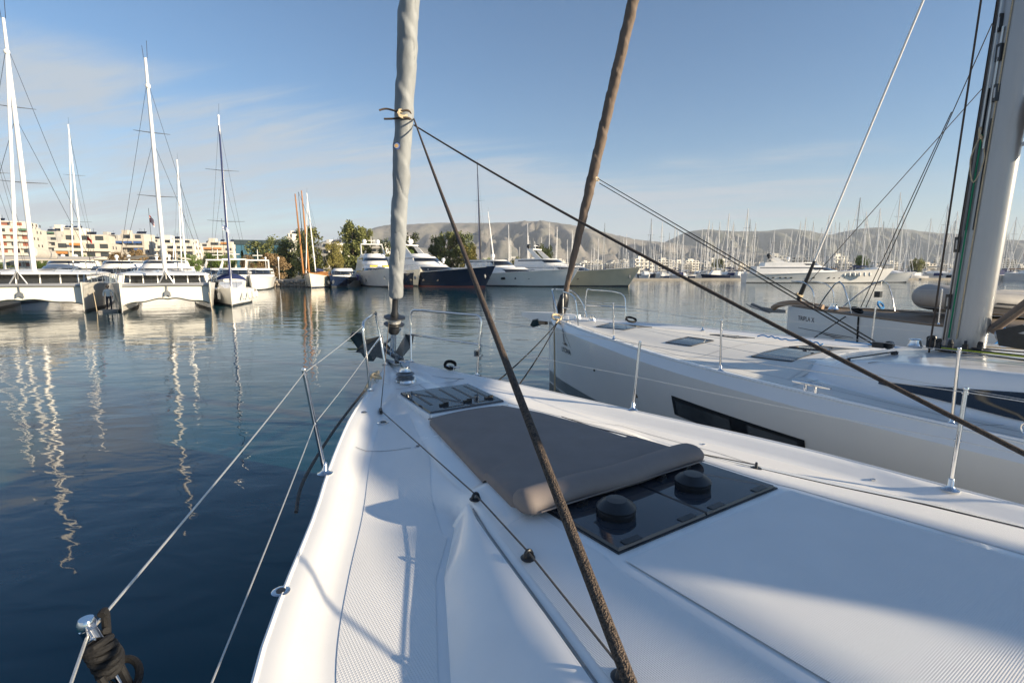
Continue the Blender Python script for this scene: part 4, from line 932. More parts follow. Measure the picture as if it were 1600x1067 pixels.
k = MB(); m3x,m3y = 0,1.0; k.tube([(0,m3y,2.0),(0,m3y-.6,20)],[.13,.10],18,flat=1.3); 
k.build('mast', ALU, y3, smooth=True)
for (u0,v0,u1,v1,m_,cr_) in ((1345,480,1452,250,ROPEB,12.2),(1353,480,1500,150,ROPEB,12.2),(1265,440,1480,200,SHEETG,13)):
    pa = to_boat(on_plane(u0,v0,cr_),CR3); pb = to_boat(on_plane(u1,v1,cr_),CR3)
    k = MB(); k.tube([pa,pa.lerp(pb,1.28)],.008,6); k.build('sheet', m_, y3, smooth=True)
# winch, hatch and sunken details on the third yacht
k = MB(); k.lathe([(.11,0),(.12,.02),(.09,.08),(.09,.14),(.0,.15)],(-.15,5.9,zq),18); k.build('windlass', STEEL, y3, smooth=40)
k = MB(); k.tube(loops(.8,5.3,zq+.1,.12,4,1.0,seed=21),.016,6); world_obj(k,'rope_coil',ROPEBL,'blue rope coiled on the far guard rail of the grey-hulled yacht','rope',root=y3)
k = MB(); k.tube(loops(-.6,5.2,zq+.05,.14,4,.5,seed=22),.02,6); world_obj(k,'rope_coil',ROPEB,'dark rope heap on the foredeck of the grey-hulled yacht','rope',root=y3)
k = MB(); k.tube([to_boat(on_plane(1325,492,12.0),CR3),to_boat(at(1235,553,z=1.0),CR3)],.012,6); world_obj(k,'mooring_line',ROPEB,'dark mooring line slanting down across the lettered bow of the grey-hulled yacht','mooring line',root=y3)
# inflatable dinghy on the foredeck of the third yacht
pd = at(1500,470,Y=10.3); dg_ = empty('inflatable_dinghy',(pd.x+.25,pd.y,1.66),A-.25-PI/2+.52,'upturned grey inflatable dinghy with a sandy cover beyond the thick silver mast','dinghy')
dg_.rotation_euler=(0,0,math.radians(4))
def tubeU(): 
    P=[(2.6,.62,.42),(1.4,.66,.40),(.3,.62,.42),(-.5,.45,.48),(-.92,.0,.56),(-.5,-.45,.48),(.3,-.62,.42),(1.4,-.66,.40),(2.6,-.62,.42)]
    return catm(P,6)
k = MB(); k.tube(tubeU(), .235, 16); k.build('buoyancy_tube', RUBB, dg_, smooth=True)
k = MB(); k.loft([[(x,-.5*w_,.4),(x,-.2*w_,.17+.03*abs(x)),(x,0,.13+dz*.7),(x,.2*w_,.17+.03*abs(x)),(x,.5*w_,.4)] for x,w_,dz in ((-.75,.3,.28),(-.4,.8,.12),(0,1,.02),(1.2,1.05,0),(2.6,1.05,0))]); k.build('hull', RUBB, dg_, smooth=True)
for dz_ in (.02,-.06):
    k = MB(); k.tube([p_+Vector((0,-.238 if p_.y<0 else .238,dz_-.03)) if abs(p_.y)>.5 else Vector((p_.x-.20*(1-abs(p_.y)/.6),p_.y*1.35,p_.z+dz_-.03)) for p_ in tubeU()],.014,6); k.build('rubbing_strip', BLK, dg_, smooth=True)
k = MB(); k.loft([[(x,y,.52+.14*math.cos(y*2.2)*(1-max(0,-x-.2))+.02*math.sin(x*9+y*7)) for y in [-.62+1.24*j/10 for j in range(11)]] for x in [-.6+3.2*i/16 for i in range(17)]]); k.build('cover', CANVW, dg_, smooth=True)
for x in (1.9,):
    k = MB(); k.box(x-.06,x+.06,-.5,.5,.02,.16); k.build('chock', TEAK, dg_)
# ================================================================== THE BASIN: generic builders for boats farther off
def lofted_hull(Lh, B, fb, ft, flare=1.12, fine=.5, bow_z=None, transom=.9, rake=1.2, n=26, dw=.14):
    """hull with stem at x=0 pointing +y ... returns hull MB, boot MB, deck MB. y runs from -Lh (stern) to 0 (bow)"""
    bow_z = bow_z or ft
    def hbk(t):    # t 0 bow .. 1 stern, relative half breadth at deck
        return (1-(1-min(1,t/.55))**(1/fine)) if t < .55 else 1-(1-transom)*((t-.55)/.45)**1.5
    hull, boot, deck = MB(), MB(), MB(); S1, S2, S3 = [], [], []
    for i in range(n+1):
        t = (i/n)**1.35; y = -Lh*t; b = max(.03, B/2*hbk(t)); z = fb + (bow_z-fb)*(1-t)**2
        yr = rake*(1-t)**3
        wlb = b/flare*(.55+.45*min(1,t/.4))
        row = []
        for q in (0,.06,.25,.45,.65,.85,1.0):
            zz = z*(1-q); row.append((wlb+(b-wlb)*(1-q)**1.3, y+yr*(zz/z), zz))
        row.append((wlb*.9, y, -.4))
        S1.append([( x,yy,zz) for x,yy,zz in row]+[(-x,yy,zz) for x,yy,zz in row[::-1]])
        S2.append([( wlb+.02+.02*j, y+yr*.02, zz) for j,zz in ((0,-.05),(1,dw))]+[(-wlb-.02-.02*j, y+yr*.02, zz) for j,zz in ((1,dw),(0,-.05))])
        S3.append([(b*.97*c_, y+yr, z-.02+ .04*(1-c_*c_)) for c_ in (1,.5,0,-.5,-1)])
    hull.loft(S1, cap0=True, cap1=True); boot.loft(S2, cap0=True); deck.loft(S3)
    return hull, boot, deck
def rail_line(root, pts, h, r=.02, step=1.5, name='guard_rail', m_=STEEL):
    k = MB(); P = []
    for a,b in zip(pts,pts[1:]):
        a,b = Vector(a),Vector(b); c = max(1,int((b-a).length/step)); P += [a.lerp(b,i/c) for i in range(c)]
    P.append(Vector(pts[-1]))
    k.tube([p+Vector((0,0,h)) for p in P], r, 4, cap=False); k.tube([p+Vector((0,0,h*.5)) for p in P], r*.6, 4, cap=False)
    for p in P: k.tube([p,p+Vector((0,0,h))], r, 4, cap=False)
    return k.build(name, m_, root)
def spar(root, foot, top_, r0, r1, m_, name='mast', n=8):
    k = MB(); k.tube([foot, Vector(foot).lerp(Vector(top_),.5), top_], [r0,r0,r1], n); return k.build(name, m_, root, smooth=True)
def rigging(root, foot, top_, base_pts, r=.018, m_=BLK, name='shroud'):
    k = MB()
    for b, f in base_pts: k.tube([Vector(b), Vector(foot).lerp(Vector(top_), f)], r, 4, cap=False)
    return k.build(name, m_, root)
def spreaders(root, foot, top_, levels, w_, r=.03, m_=GALV, sweep=-.25):
    for f in levels:
        p = Vector(foot).lerp(Vector(top_), f); k = MB()
        for sg in (-1,1): k.tube([p, p+Vector((sg*w_*(1.15-.4*f), sweep, .08))], [r*1.3,r*.6], 5)
        k.build('spreader', m_, root)

# ------------------------------------------------------------------ sailing catamarans, bows towards the camera
def catamaran(name, label, cx, yb, sep, Lc, mast_h, cab_m=GELB, rz=0, mast_off=-5.2, group=None, glass_h=.62):
    c = empty(name, (cx, yb, 0), PI+rz, label, 'catamaran', group)      # local +y is the bow direction, towards the camera
    hw = .80
    for sg in (-1,1):
        h, bt, dk = lofted_hull(Lc, hw*2.1, 1.75, 2.0, flare=1.5, fine=.62, rake=.05, transom=.75, n=22)
        for m_ in (h,bt,dk): m_.v = [(x+sg*sep/2,y,z) for x,y,z in m_.v]
        o = h.build('hull', CATM, c, smooth=40, fix=True); bt.build('waterline_stripe', BOOT, o); dk.build('side_deck', GELB, o)
    # bridge deck with arched underside
    k = MB(); secs = []
    for y,f_ in ((-.62,1),(-.9,0),(-3.5,0),(-Lc+2,0)):
        secs.append([((x*sep/2), y, (.36+.42*(1-abs(x)**2.6)+.06*math.sin(abs(x)*9)+(.10 if f_ else 0))) for x in [-1+.1*i for i in range(21)]]+[(x*sep/2, y, 1.90 if not f_ else 1.80) for x in [1-.1*i for i in range(21)]])
    k.loft(secs, closed=True, cap0=True, cap1=True); k.build('bridge_deck', CATM, c, smooth=50, fix=True)
    # forward beam and trampoline
    k = MB(); k.tube([(-sep/2,-.55,1.78),(0,-.50,1.84),(sep/2,-.55,1.78)], .10, 10); k.build('forward_beam', ALU, c, smooth=True)
    k = MB()
    for a,b in (((-.45,-.5,1.86),(0,-.55,2.75)),((.45,-.5,1.86),(0,-.55,2.75))): k.tube([a,b],.045,8)
    k.build('striker_frame', ALU, c, smooth=True)
    k = MB(); k.prism([(0,-.50,1.45),(-.16,-.50,1.3),(-.2,-.5,1.0),(0,-.50,1.12),(.2,-.5,1.0),(.16,-.50,1.3)],(0,.06,0)); k.tube([(0,-.5,1.1),(0,-.5,1.8)],.03,6); k.build('anchor', GALV, c)
    # saloon: glass band and long rounded roof
    hwid = sep/2+.05; y0, y1 = -3.2, -Lc+1.5; zt = 1.95+glass_h+.05
    k = MB(); k.loft([[(-hwid*w_,y,1.9),(-hwid*w_*.96,y-.25*g,zt),(hwid*w_*.96,y-.25*g,zt),(hwid*w_,y,1.9)] for y,w_,g in ((y0,.80,1),(y0-.6,.97,1),(y1,1,0))], cap0=True, cap1=True); k.build('saloon_window', DGLASS, c)
    for x in (-.86,-.55,-.2,.2,.55,.86):
        k = MB(); k.obox((x*hwid*.95, y0-.02-.55*max(0,abs(x)-.75)/.11*.3, 1.95+glass_h/2),(.035,0,0),(0,.03,0),(0,-.06,glass_h/2+.05)); k.build('window_pillar', GELB, c)
    k = MB(); secs = []
    for y,w_,zz in ((y0+.75,.80,.0),(y0+.55,.98,.06),(y0-.3,1.08,.17),(y0-2.5,1.14,.27),(y1,1.14,.24),(y1-.8,1.02,.12)):
        secs.append([(x*hwid*w_, y, zt+zz*(1-abs(x)**3)) for x in [-1+.125*i for i in range(17)]]+[(x*hwid*w_, y, zt-.10) for x in [1-.125*i for i in range(17)]])
    k.loft(secs, closed=True, cap0=True, cap1=True); rf = k.build('saloon_roof', cab_m, c, smooth=50, fix=True)
    for x in (-.28,.42):
        k = MB(); k.loft([[(x*hwid+dx, y, zt+.05+ .17*min(1,(y0+.75-y)/1.0)+.04) for dx in (-.35,.35)] for y in (y0-.5,y0-1.1,y0-1.7)]); k.build('solar_panel', NAVY, rf)
    for x in (-.75,-.45,.15,.72):
        k = MB(); k.tube([(x*hwid, y0+.3-.4*i, zt+.135+.045*min(i,4)) for i in range(8)],.02,5); k.build('roof_rail', STEEL, rf)
    # mast, forestay, shrouds
    foot = (0, mast_off, zt+.2); top_ = (0, mast_off-.35, mast_h)
    ms = spar(c, foot, top_, .145, .085, GELB, n=10)
    spreaders(c, foot, top_, (.36,.66), 1.25)
    k = MB(); k.lathe([(.12,0),(.17,.08),(.17,.22),(.1,.3)], Vector(foot).lerp(Vector(top_),.86)+Vector((0,.2,0)), 10); k.build('masthead_radome', ANTEN, ms)
    for dx,h_ in ((-.12,1.2),(.1,.8)): k = MB(); k.tube([(dx,top_[1],mast_h),(dx*1.4,top_[1],mast_h+h_)],.02,4); k.build('whip_aerial', BLK, ms)
    hf = Vector(foot).lerp(Vector(top_),.90)
    k = MB(); k.tube([(0,-.6,2.6),(0,-.62,3.2),Vector((0,-.6,2.6)).lerp(hf,.93),hf],[.05,.10,.09,.03],9); k.build('furled_jib', GELB, c, smooth=True)
    k = MB(); k.tube([(0,-.56,2.2),(0,-.6,2.62)],[.10,.06],9); k.build('furler_drum', BLK, c)
    rigging(c, foot, top_, [((sg*(sep/2+.55),mast_off-1.2,1.9),.90) for sg in (-1,1)]+[((sg*(sep/2+.5),mast_off-1.0,1.9),.62) for sg in (-1,1)], .016)
    k = MB(); k.tube([(0,mast_off-.2,zt+1.5),(0,y1-.5,zt+1.4)],[.28,.22],10,flat=1.4); k.build('boom_and_sail_bag', CANVW, c, smooth=True)
    for sg in (-1,1):
        rail_line(c, [(sg*(sep/2+hw*.6),-.7,1.98),(sg*(sep/2+hw*.95),-4,1.9),(sg*(sep/2+hw*.95),-Lc+1,1.8)], .6, .018)
        k = MB(); k.tube([(sg*sep/2-.15,-.2,2.0),(sg*sep/2-.18,-.3,2.65),(sg*sep/2+.18,-.3,2.65),(sg*sep/2+.15,-.2,2.0)],.02,5); k.build('bow_rail', STEEL, c)
    return c
wy = lambda v: HC*FPX/(v-424.0)                      # distance of a waterline seen at row v
catamaran('catamaran','large white sailing catamaran at the left edge with two parallel mast lines', at(50,488,Y=33).x, 32.2, 6.3, 14.5, 19.7, mast_off=-5.3, rz=.58)
catamaran('catamaran','white sailing catamaran with dark saloon windows, second from the left', at(261,487,Y=34).x, 34.2, 5.0, 13.5, 17.9, glass_h=.55, rz=.60)
# lines beside the bows
for u in (150,182,188,330):
    p0 = at(u-4,457,Y=33.8); k = MB(); k.tube([p0, (p0.x+.35,p0.y-.3,.0), (p0.x+.42,p0.y-.4,-.2)], .022, 5)
    lab = {150:'tan mooring rope at the right bow of the leftmost catamaran',182:'left tan mooring rope beside the second catamaran bow',188:'right tan mooring rope beside the second catamaran bow',330:'tan mooring rope at the far right bow of the second catamaran'}[u]
    tag(k.build('mooring_rope', ROPEC), lab, 'rope')
# ------------------------------------------------------------------ sailing yachts seen bow on
def yacht(name, label, cx, yb, Ly, B, mast_h, rz=0, dodger=CANVB, sail=CANVB, hull_m=GELB, lean=0, group=None, fenders=0, spr=True, mast_m=None, cat='sailing yacht', name_only=False, r=.10):
    c = empty(name, (cx, yb, 0), rz, label, cat, group)
    h, bt, dk = lofted_hull(Ly, B, 1.15, 1.45, flare=1.25, fine=.6, rake=.35, transom=.8, n=18)
    o = h.build('hull', hull_m, c, smooth=40, fix=True); bt.build('waterline_stripe', BOOT, o); dk.build('deck', GELB, c)
    k = MB(); k.loft([[(-w_,y,1.2),(-w_*.8,y,z_),(w_*.8,y,z_),(w_,y,1.2)] for y,w_,z_ in ((-Ly*.22,B*.14,1.35),(-Ly*.35,B*.27,1.62),(-Ly*.68,B*.30,1.78))], cap0=True, cap1=True); cb = k.build('coachroof', GELB, c)
    for sg in (-1,1):
        k = MB(); k.loft([[(sg*(w_*.97+.0),y,1.36),(sg*w_*.88,y,1.50)] for y,w_ in ((-Ly*.36,B*.27),(-Ly*.64,B*.295))]); k.build('cabin_window', DGLASS, cb)
    k = MB(); secs=[]
    for y,hh in ((-Ly*.66,.15),(-Ly*.70,.55),(-Ly*.80,.62)):
        secs.append([(B*.34*math.cos(a), y, 1.75+(hh+.15)*math.sin(a)) for a in [PI*i/10 for i in range(11)]])
    k.loft(secs); k.build('spray_hood', dodger, c, smooth=True)
    foot = (0,-Ly*.40,1.6); top_ = (lean,-Ly*.43,mast_h)
    ms = spar(c, foot, top_, r, r*.6, mast_m or GELB)
    if spr: spreaders(c, foot, top_, (.38,.68), B*.36, .025)
    k = MB(); k.tube([(top_[0]-.05,top_[1],mast_h),(top_[0]-.1,top_[1],mast_h+.9)],.012,4); k.build('whip_aerial', BLK, ms)
    k = MB(); k.tube([(0,-Ly*.41,2.7),(0,-Ly*.80,2.6)],[.20,.14],8,flat=1.3); k.build('boom_and_sail_cover', sail, c, smooth=True)
    k = MB(); a = Vector((0,-.15,1.6)); b = Vector(foot).lerp(Vector(top_),.95); k.tube([a,a.lerp(b,.06),a.lerp(b,.9),b],[.02,.075,.06,.02],7); k.build('furled_jib', sail if sail is CANVB else GELB, c, smooth=True)
    rigging(c, foot, top_, [((sg*B*.42,-Ly*.42,1.3),f) for sg in (-1,1) for f in (.96,.66)]+[((0,-Ly*.97,1.3),.99)], .012)
    k = MB(); k.tube([(-B*.10,-.5,1.5),(-B*.10,-.2,2.05),(B*.10,-.2,2.05),(B*.10,-.5,1.5)],.018,5); k.build('pulpit', STEEL, c)
    for i in range(fenders):
        sg = -1 if i%2 else 1; q = .14+.10*(i//2); yy = -Ly*q; xx = sg*(B/2*(1-(1-min(1,q/.55))**(1/.6))+.12)
        k = MB(); k.lathe([(.03,0),(.12,.08),(.13,.3),(.12,.5),(.03,.6),(.015,.95)], (xx,yy,.45), 10); k.build('fender', FEND, c, smooth=True)
    return c
yacht('sailing_yacht','white sailing yacht with navy spray hood and hanging white fenders, right of the catamarans', at(371,478,z=0).x, 39.5, 12.5, 3.9, 15.6, rz=PI+.5, fenders=8, mast_m=ALU)
for (u,vt,Y,r_,lab,sp_) in ((152,205,70,.10,'pale mast rising between the two catamarans',True),(312,256,72,.09,'a thin white mast right of the second catamaran',False),(40,195,44,.10,'shorter pale mast just right of the leftmost mast',True),(296,370,75,.06,'short white mast behind the second catamaran',False)):
    p = at(u,424,Y=Y); ht = HC+(424-vt)/FPX*Y*1.0
    yacht('sailing_yacht','sailing yacht behind the catamarans with '+lab, p.x, Y-4, 12, 3.8, ht, rz=PI+.45, r=r_, spr=sp_, sail=CANVW, dodger=CANVW)
# ------------------------------------------------------------------ motor yachts
def band(k, x0, x1, y0, y1, z0, z1): k.box(x0,x1,y0,y1,z0,z1)
def tier(root, Ly, y0, y1, hw, z0, z1, rake_f=1.6, rake_a=.2, m_=GELB, name='superstructure', win=True, wz=(.35,.75), hwf=.45, win_name='window_band', nwin=1, mull=0, wm=None):
    """one deckhouse level: rounded raked front (towards +y), flat sides and a dark window band set into it"""
    k = MB()
    def ring(z, yf, ya, w, wf):
        pts = [(-w, ya, z)]
        for i in range(9):
            t = i/8; a = PI*(1-t)
            pts.append((w*math.cos(a)*(1 if abs(math.cos(a))>.9 else .98), yf-(.30*(yf-ya))*(1-math.sin(a))**1.0, z))
        pts.append((w, ya, z)); return pts
    L_ = y1-y0
    secs = [ring(z0,y1,y0,hw,hwf), ring((z0+z1)/2,y1-rake_f*.5,y0+rake_a*.5,hw*.97,hwf), ring(z1,y1-rake_f,y0+rake_a,hw*.9,hwf)]
    k.loft(secs, closed=False); k.add(secs[2],[tuple(range(len(secs[2])))]); k.add([secs[0][0],secs[1][0],secs[2][0],secs[2][-1],secs[1][-1],secs[0][-1]],[(0,1,2,3,4,5)])
    o = k.build(name, m_, root, smooth=30, fix=True)
    if win:
        f0, f1 = wz; zz0 = z0+(z1-z0)*f0; zz1 = z0+(z1-z0)*f1
        w0 = ring(zz0, y1-rake_f*f0+.03, y0+.9, hw*(1-.1*f0)+.03, hwf); w1 = ring(zz1, y1-rake_f*f1+.03, y0+.9, hw*(1-.1*f1)+.03, hwf)
        k = MB(); k.loft([w0,w1]); wb_ = k.build(win_name, wm or DGLASS, o, smooth=30)
        for i in range(mull):
            y = y0+1.2+(L_*.62-1.2)*i/max(1,mull-1)
            for sg in (-1,1): k = MB(); k.box(sg*(hw*.955+.05)-.05,sg*(hw*.955+.05)+.05,y-.12,y+.12,zz0-.02,zz1+.02); k.build('mullion', m_, o)
    return o
def dome(root, x, y, z, r, m_=ANTEN, name='radar_dome'):
    k = MB(); k.lathe([(r*.5,-.35*r-.3),(r*.5,-.1*r),(r*.9,.0),(r,.5*r),(r*.95,1.1*r),(r*.6,1.55*r),(0,1.7*r)], (x,y,z), 14); return k.build(name, m_, root, smooth=50)
def motor_yacht(label, ub, Yb, theta, Ly, B, fb, bowz, hull_m, tiers, arch=None, domes=(), ports=(), anchor=True, flare=1.35, extras=None, name='motor_yacht', cat='motor yacht', boot=BOOT, sup=GELB, rub=True):
    """bow waterline seen in column ub at distance Yb; theta = heading, measured from 'towards the camera' to the right"""
    p = at(ub,424,Y=Yb); c = empty(name, (p.x,Yb,0), -PI+theta if False else PI+theta, label, cat)
    h, bt, dk = lofted_hull(Ly, B, fb, bowz, flare=flare, fine=.55, rake=Ly*.085, transom=.92, n=24, dw=.28)
    o = h.build('hull', hull_m, c, smooth=35, fix=True); bt.build('waterline_stripe', boot, o); dk.build('deck', GELB, c)
    for (y0,y1,hw,z0,z1,kw) in tiers: tier(c, Ly, y0, y1, hw, z0, z1, m_=kw.pop('m_',sup), **kw)
    for (sx_, yy, zz, w_, hh) in ports:      # side windows and portlights, drawn on both topsides
        t = -yy/Ly; rel = (1-(1-min(1,t/.55))**(1/.55)) if t < .55 else 1-.08*((t-.55)/.45)**1.5
        b = B/2*rel; z_s = fb+(bowz-fb)*(1-t)**2; wlb = b/flare*(.55+.45*min(1,t/.4)); x = wlb+(b-wlb)*(min(1,zz/z_s))**1.3
        for sg in (-1,1):
            k = MB(); k.box(sg*x-.06, sg*x+.06, yy-w_/2, yy+w_/2, zz-hh/2, zz+hh/2); k.build('portlight', DGLASS, o)
    if anchor:
        k = MB(); k.prism([(.0,0,0),(.22,.05,-.35),(.1,.02,-.75),(-.12,.02,-.6),(-.2,0,-.2)],(0,.12,0)); k.v=[(x-B*.10, y-Ly*.035+Ly*.05, z+bowz*.62) for x,y,z in k.v]; k.build('anchor', GALV, c)
        k = MB(); k.prism([(.0,0,0),(.22,.05,-.35),(.1,.02,-.75),(-.12,.02,-.6),(-.2,0,-.2)],(0,.12,0)); k.v=[(-x+B*.10, y-Ly*.035+Ly*.05, z+bowz*.62) for x,y,z in k.v]; k.build('anchor', GALV, c)
    rail_line(c, [(-B*.30,-Ly*.16,fb+(bowz-fb)*.7),(-B*.12,-Ly*.02,bowz),(0,Ly*.07,bowz),(B*.12,-Ly*.02,bowz),(B*.30,-Ly*.16,fb+(bowz-fb)*.7)], .75, .025, 1.2)
    if rub:
        for sg in (-1,1):
            k = MB(); k.tube([(sg*(B/2*((1-(1-min(1,t/.55))**(1/.55)) if t < .55 else 1)+.02), -Ly*t+Ly*.085*(1-t)**3, fb+(bowz-fb)*(1-t)**2-.05) for t in [.05+.05*i for i in range(18)]],.045,5); k.build('rubbing_strake', sup, c)
    if arch:
        y,z0,z1,w_,lean_ = arch
        for sg in (-1,1):
            k = MB(); k.prism([(sg*w_,y+1.2,z0),(sg*w_,y-.3,z0),(sg*w_*.9,y-.3-lean_-.5,z1),(sg*w_*.9,y-.3-lean_+.5,z1)],(sg*-.12,0,0)); k.build('arch_leg', sup, c)
        k = MB(); k.box(-w_*.9,w_*.9,y-lean_-1.0,y-lean_+.5,z1-.02,z1+.16); k.build('hard_top', sup, c)
        k = MB(); k.tube([(0,y-lean_,z1+.1),(0,y-lean_-.2,z1+1.7)],[.07,.04],6); k.box(-.7,.7,y-lean_-.1,y-lean_+.1,z1+.75,z1+.85); k.build('radar_mast', sup, c)
    for (x,y,z,r,m_) in domes: dome(c,x,y,z,r,m_)
    if extras: extras(c)
    return c
th = .42
def ex1(c):
    for x in (-1.6,.6): k = MB(); k.box(x,x+1.3,-7.2,-6.7,3.55,3.85); k.build('yellow_sun_cushion', YELL, c)
    for yy in (-15.3,-16.4,-17.4):
        k = MB(); k.lathe([(.05,0),(.30,.15),(.33,.8),(.28,1.3),(.05,1.5)],(3.15,yy,.6),10); k.build('fender', PURP, c, smooth=True)
motor_yacht('tall white motor yacht with a wheel-arch window, yellow cushions and two white radar domes', 606, 87, th, 23, 6.4, 2.5, 3.3, GELB,
    [(-21,-6.0,2.75,2.4,4.1,dict(rake_f=2.6,wz=(.1,.55),mull=4)),(-20,-8.5,2.6,4.05,5.5,dict(rake_f=2.0,wz=(.45,.85))),(-19,-11,2.1,5.45,6.1,dict(rake_f=.8,win=False))],
    arch=(-15.5,6.0,8.0,2.3,1.2), domes=((-1.3,-17,8.35,.42,ANTEN),(1.3,-17,8.35,.42,ANTEN)), ports=[(0,-5,1.9,.35,.35),(0,-7,1.9,.35,.35),(0,-9,1.3,.5,.9),(0,-11,1.9,.35,.35),(0,-13,1.9,.35,.35)], extras=ex1)
motor_yacht('cream-bowed motor yacht half hidden behind the grey furled headsail', 652, 93, .50, 22, 6, 2.4, 3.2, GELC,
    [(-19,-5.5,2.4,2.3,3.9,dict(rake_f=2.6)),(-18,-9,2.1,3.85,4.7,dict(rake_f=1.2,win=False))], domes=((0,-12,5.1,.42,ANTEN),), ports=[(0,-6,1.8,.35,.3),(0,-8,1.8,.35,.3)], sup=GELB)
motor_yacht('navy-hulled motor yacht with stepped white decks and two tall white satellite domes', 758, 88, .98, 26, 6.6, 2.3, 3.7, NAVY,
    [(-23,-6.5,2.9,2.2,4.0,dict(rake_f=3.0,wz=(.25,.75),mull=5)),(-22,-10,2.7,3.95,5.5,dict(rake_f=2.2,wz=(.4,.8),mull=3)),(-21,-13,2.2,5.45,6.0,dict(rake_f=.8,win=False))],
    arch=(-17,6.0,7.6,1.9,.8), domes=((-1.0,-18.6,8.1,.5,ANTEN),(1.2,-19.6,8.1,.5,ANTEN),(0,-9.5,4.6,.34,ANTEN)), ports=[(0,-9,1.2,.5,.3),(0,-12,1.2,.5,.3),(0,-15,1.2,.5,.3)], boot=mat('red_boot_top',(.16,.03,.03),.5))
motor_yacht('low cream bow of a motor yacht just behind the navy-hulled one', 790, 96, .75, 20, 5.6, 2.1, 3.0, GELC,
    [(-17,-5,2.1,2.0,3.5,dict(rake_f=2.6))], ports=[(0,-6,1.5,.35,.3)])
motor_yacht('long white motor yacht with dark wraparound windows, right of the navy-hulled yacht', 888, 90, 1.02, 24, 6.0, 2.3, 3.3, GELB,
    [(-22,-6,2.7,2.2,3.5,dict(rake_f=3.2,wz=(.3,.7))),(-21,-11,2.3,3.45,4.9,dict(rake_f=2.2,wz=(.3,.85)))], domes=((0,-16,5.4,.42,ANTEN),), ports=[(0,-7,1.5,.3,.3),(0,-9.5,1.5,.3,.3),(0,-12,1.5,.9,.5),(0,-15,1.5,.3,.3)])
motor_yacht('silver-grey motor yacht between the long white one and the champagne-hulled one', 932, 95, 1.02, 21, 5.6, 2.1, 3.1, SILV,
    [(-18,-6,2.4,2.0,3.4,dict(rake_f=3.0,wz=(.3,.75))),(-17,-10,2.0,3.35,4.1,dict(rake_f=1.6,win=False))], domes=((.8,-14,4.6,.36,ANTEN),), ports=[(0,-7,1.4,.9,.4)])
motor_yacht('champagne-hulled motor yacht with black radar domes moored at the end of the row', 982, 92, 1.0, 26, 6.6, 2.4, 3.5, GOLD,
    [(-24,-6,2.9,2.3,3.8,dict(rake_f=3.6,wz=(.4,.8))),(-23,-12,2.4,3.75,5.2,dict(rake_f=2.8,wz=(.45,.85)))], arch=(-18,5.1,7.0,1.9,1.4),
    domes=((-1.1,-19.5,7.4,.42,BLK),(1.1,-20.3,7.4,.42,BLK)), ports=[(0,-9,1.4,.5,.3),(0,-12,1.4,.5,.3),(0,-15,1.4,.5,.3)])
def ex5(c):
    for i in range(6):
        k = MB(); k.lathe([(.05,0),(.30,.15),(.32,.5),(.28,.8),(.05,.95)],(2.15+.0*i,-3.6-1.1*i,1.6),10); k.build('fender', FEND, c, smooth=True)
motor_yacht('long low white superyacht seen side on with sweeping dark windows, right of centre', 1378, 122, 1.40, 31, 6.6, 2.2, 3.5, GELB,
    [(-29,-8,2.9,2.1,4.0,dict(rake_f=5.0,wz=(.45,.85))),(-27,-13,2.3,3.95,4.9,dict(rake_f=2.5,wz=(.3,.7)))], domes=((0,-21,5.6,.4,ANTEN),(0,-25.5,6.3,.5,BLK)), arch=(-23,4.8,6.0,1.9,1.2),
    ports=[(0,-y,1.25,.5,.35) for y in (9,10.2,11.4,12.6,16,17.2,21,22.2,23.4,25,26.2)], anchor=False, extras=ex5)
motor_yacht('small white power catamaran beyond the bow of the long superyacht', 1418, 128, 1.0, 13, 6.5, 2.0, 2.6, GELB,
    [(-11,-3.2,2.8,2.0,3.3,dict(rake_f=1.2,wz=(.25,.8))),(-9,-5,2.2,3.25,3.8,dict(rake_f=.6,win=False))], anchor=False)
motor_yacht('small white motorboat with navy topsides between the wooden ketch and the tall motor yacht', 517, 88, .05, 11, 3.9, 1.7, 2.1, NAVY,
    [(-10,-3,1.8,1.6,3.0,dict(rake_f=1.6,wz=(.35,.85))),(-9,-5,1.5,2.95,3.3,dict(rake_f=.4,win=False))])
for (u,Y,lab) in ((118,62,'white flybridge motor yacht with stacked decks behind the leftmost catamaran'),(187,60,'white flybridge cruiser with two round domes behind the people on the quay'),(20,60,'white motor cruiser mostly hidden behind the leftmost catamaran')):
    motor_yacht(lab, u, Y, .1, 15, 4.6, 2.0, 2.4, GELB, [(-13,-4,2.2,2.0,3.4,dict(rake_f=1.8,wz=(.3,.8))),(-12,-6,1.9,3.35,4.2,dict(rake_f=1.0,wz=(.5,.9)))], domes=((-.8,-9,4.6,.25,ANTEN),(.8,-9,4.6,.25,ANTEN)), anchor=False)
for (u,Y,lab) in ((350,66,'white motor cruiser behind the navy-hooded sailing yacht'),(322,70,'low white motor cruiser right of the second catamaran'),(392,72,'white motorboat with a raked wing arch near the stone quay')):
    motor_yacht(lab, u, Y, .35, 14, 4.4, 1.8, 2.2, GELB, [(-12,-3.5,2.0,1.9,3.2,dict(rake_f=2.2,wz=(.3,.8)))], arch=(-8,3.1,4.4,1.7,.8), anchor=False)
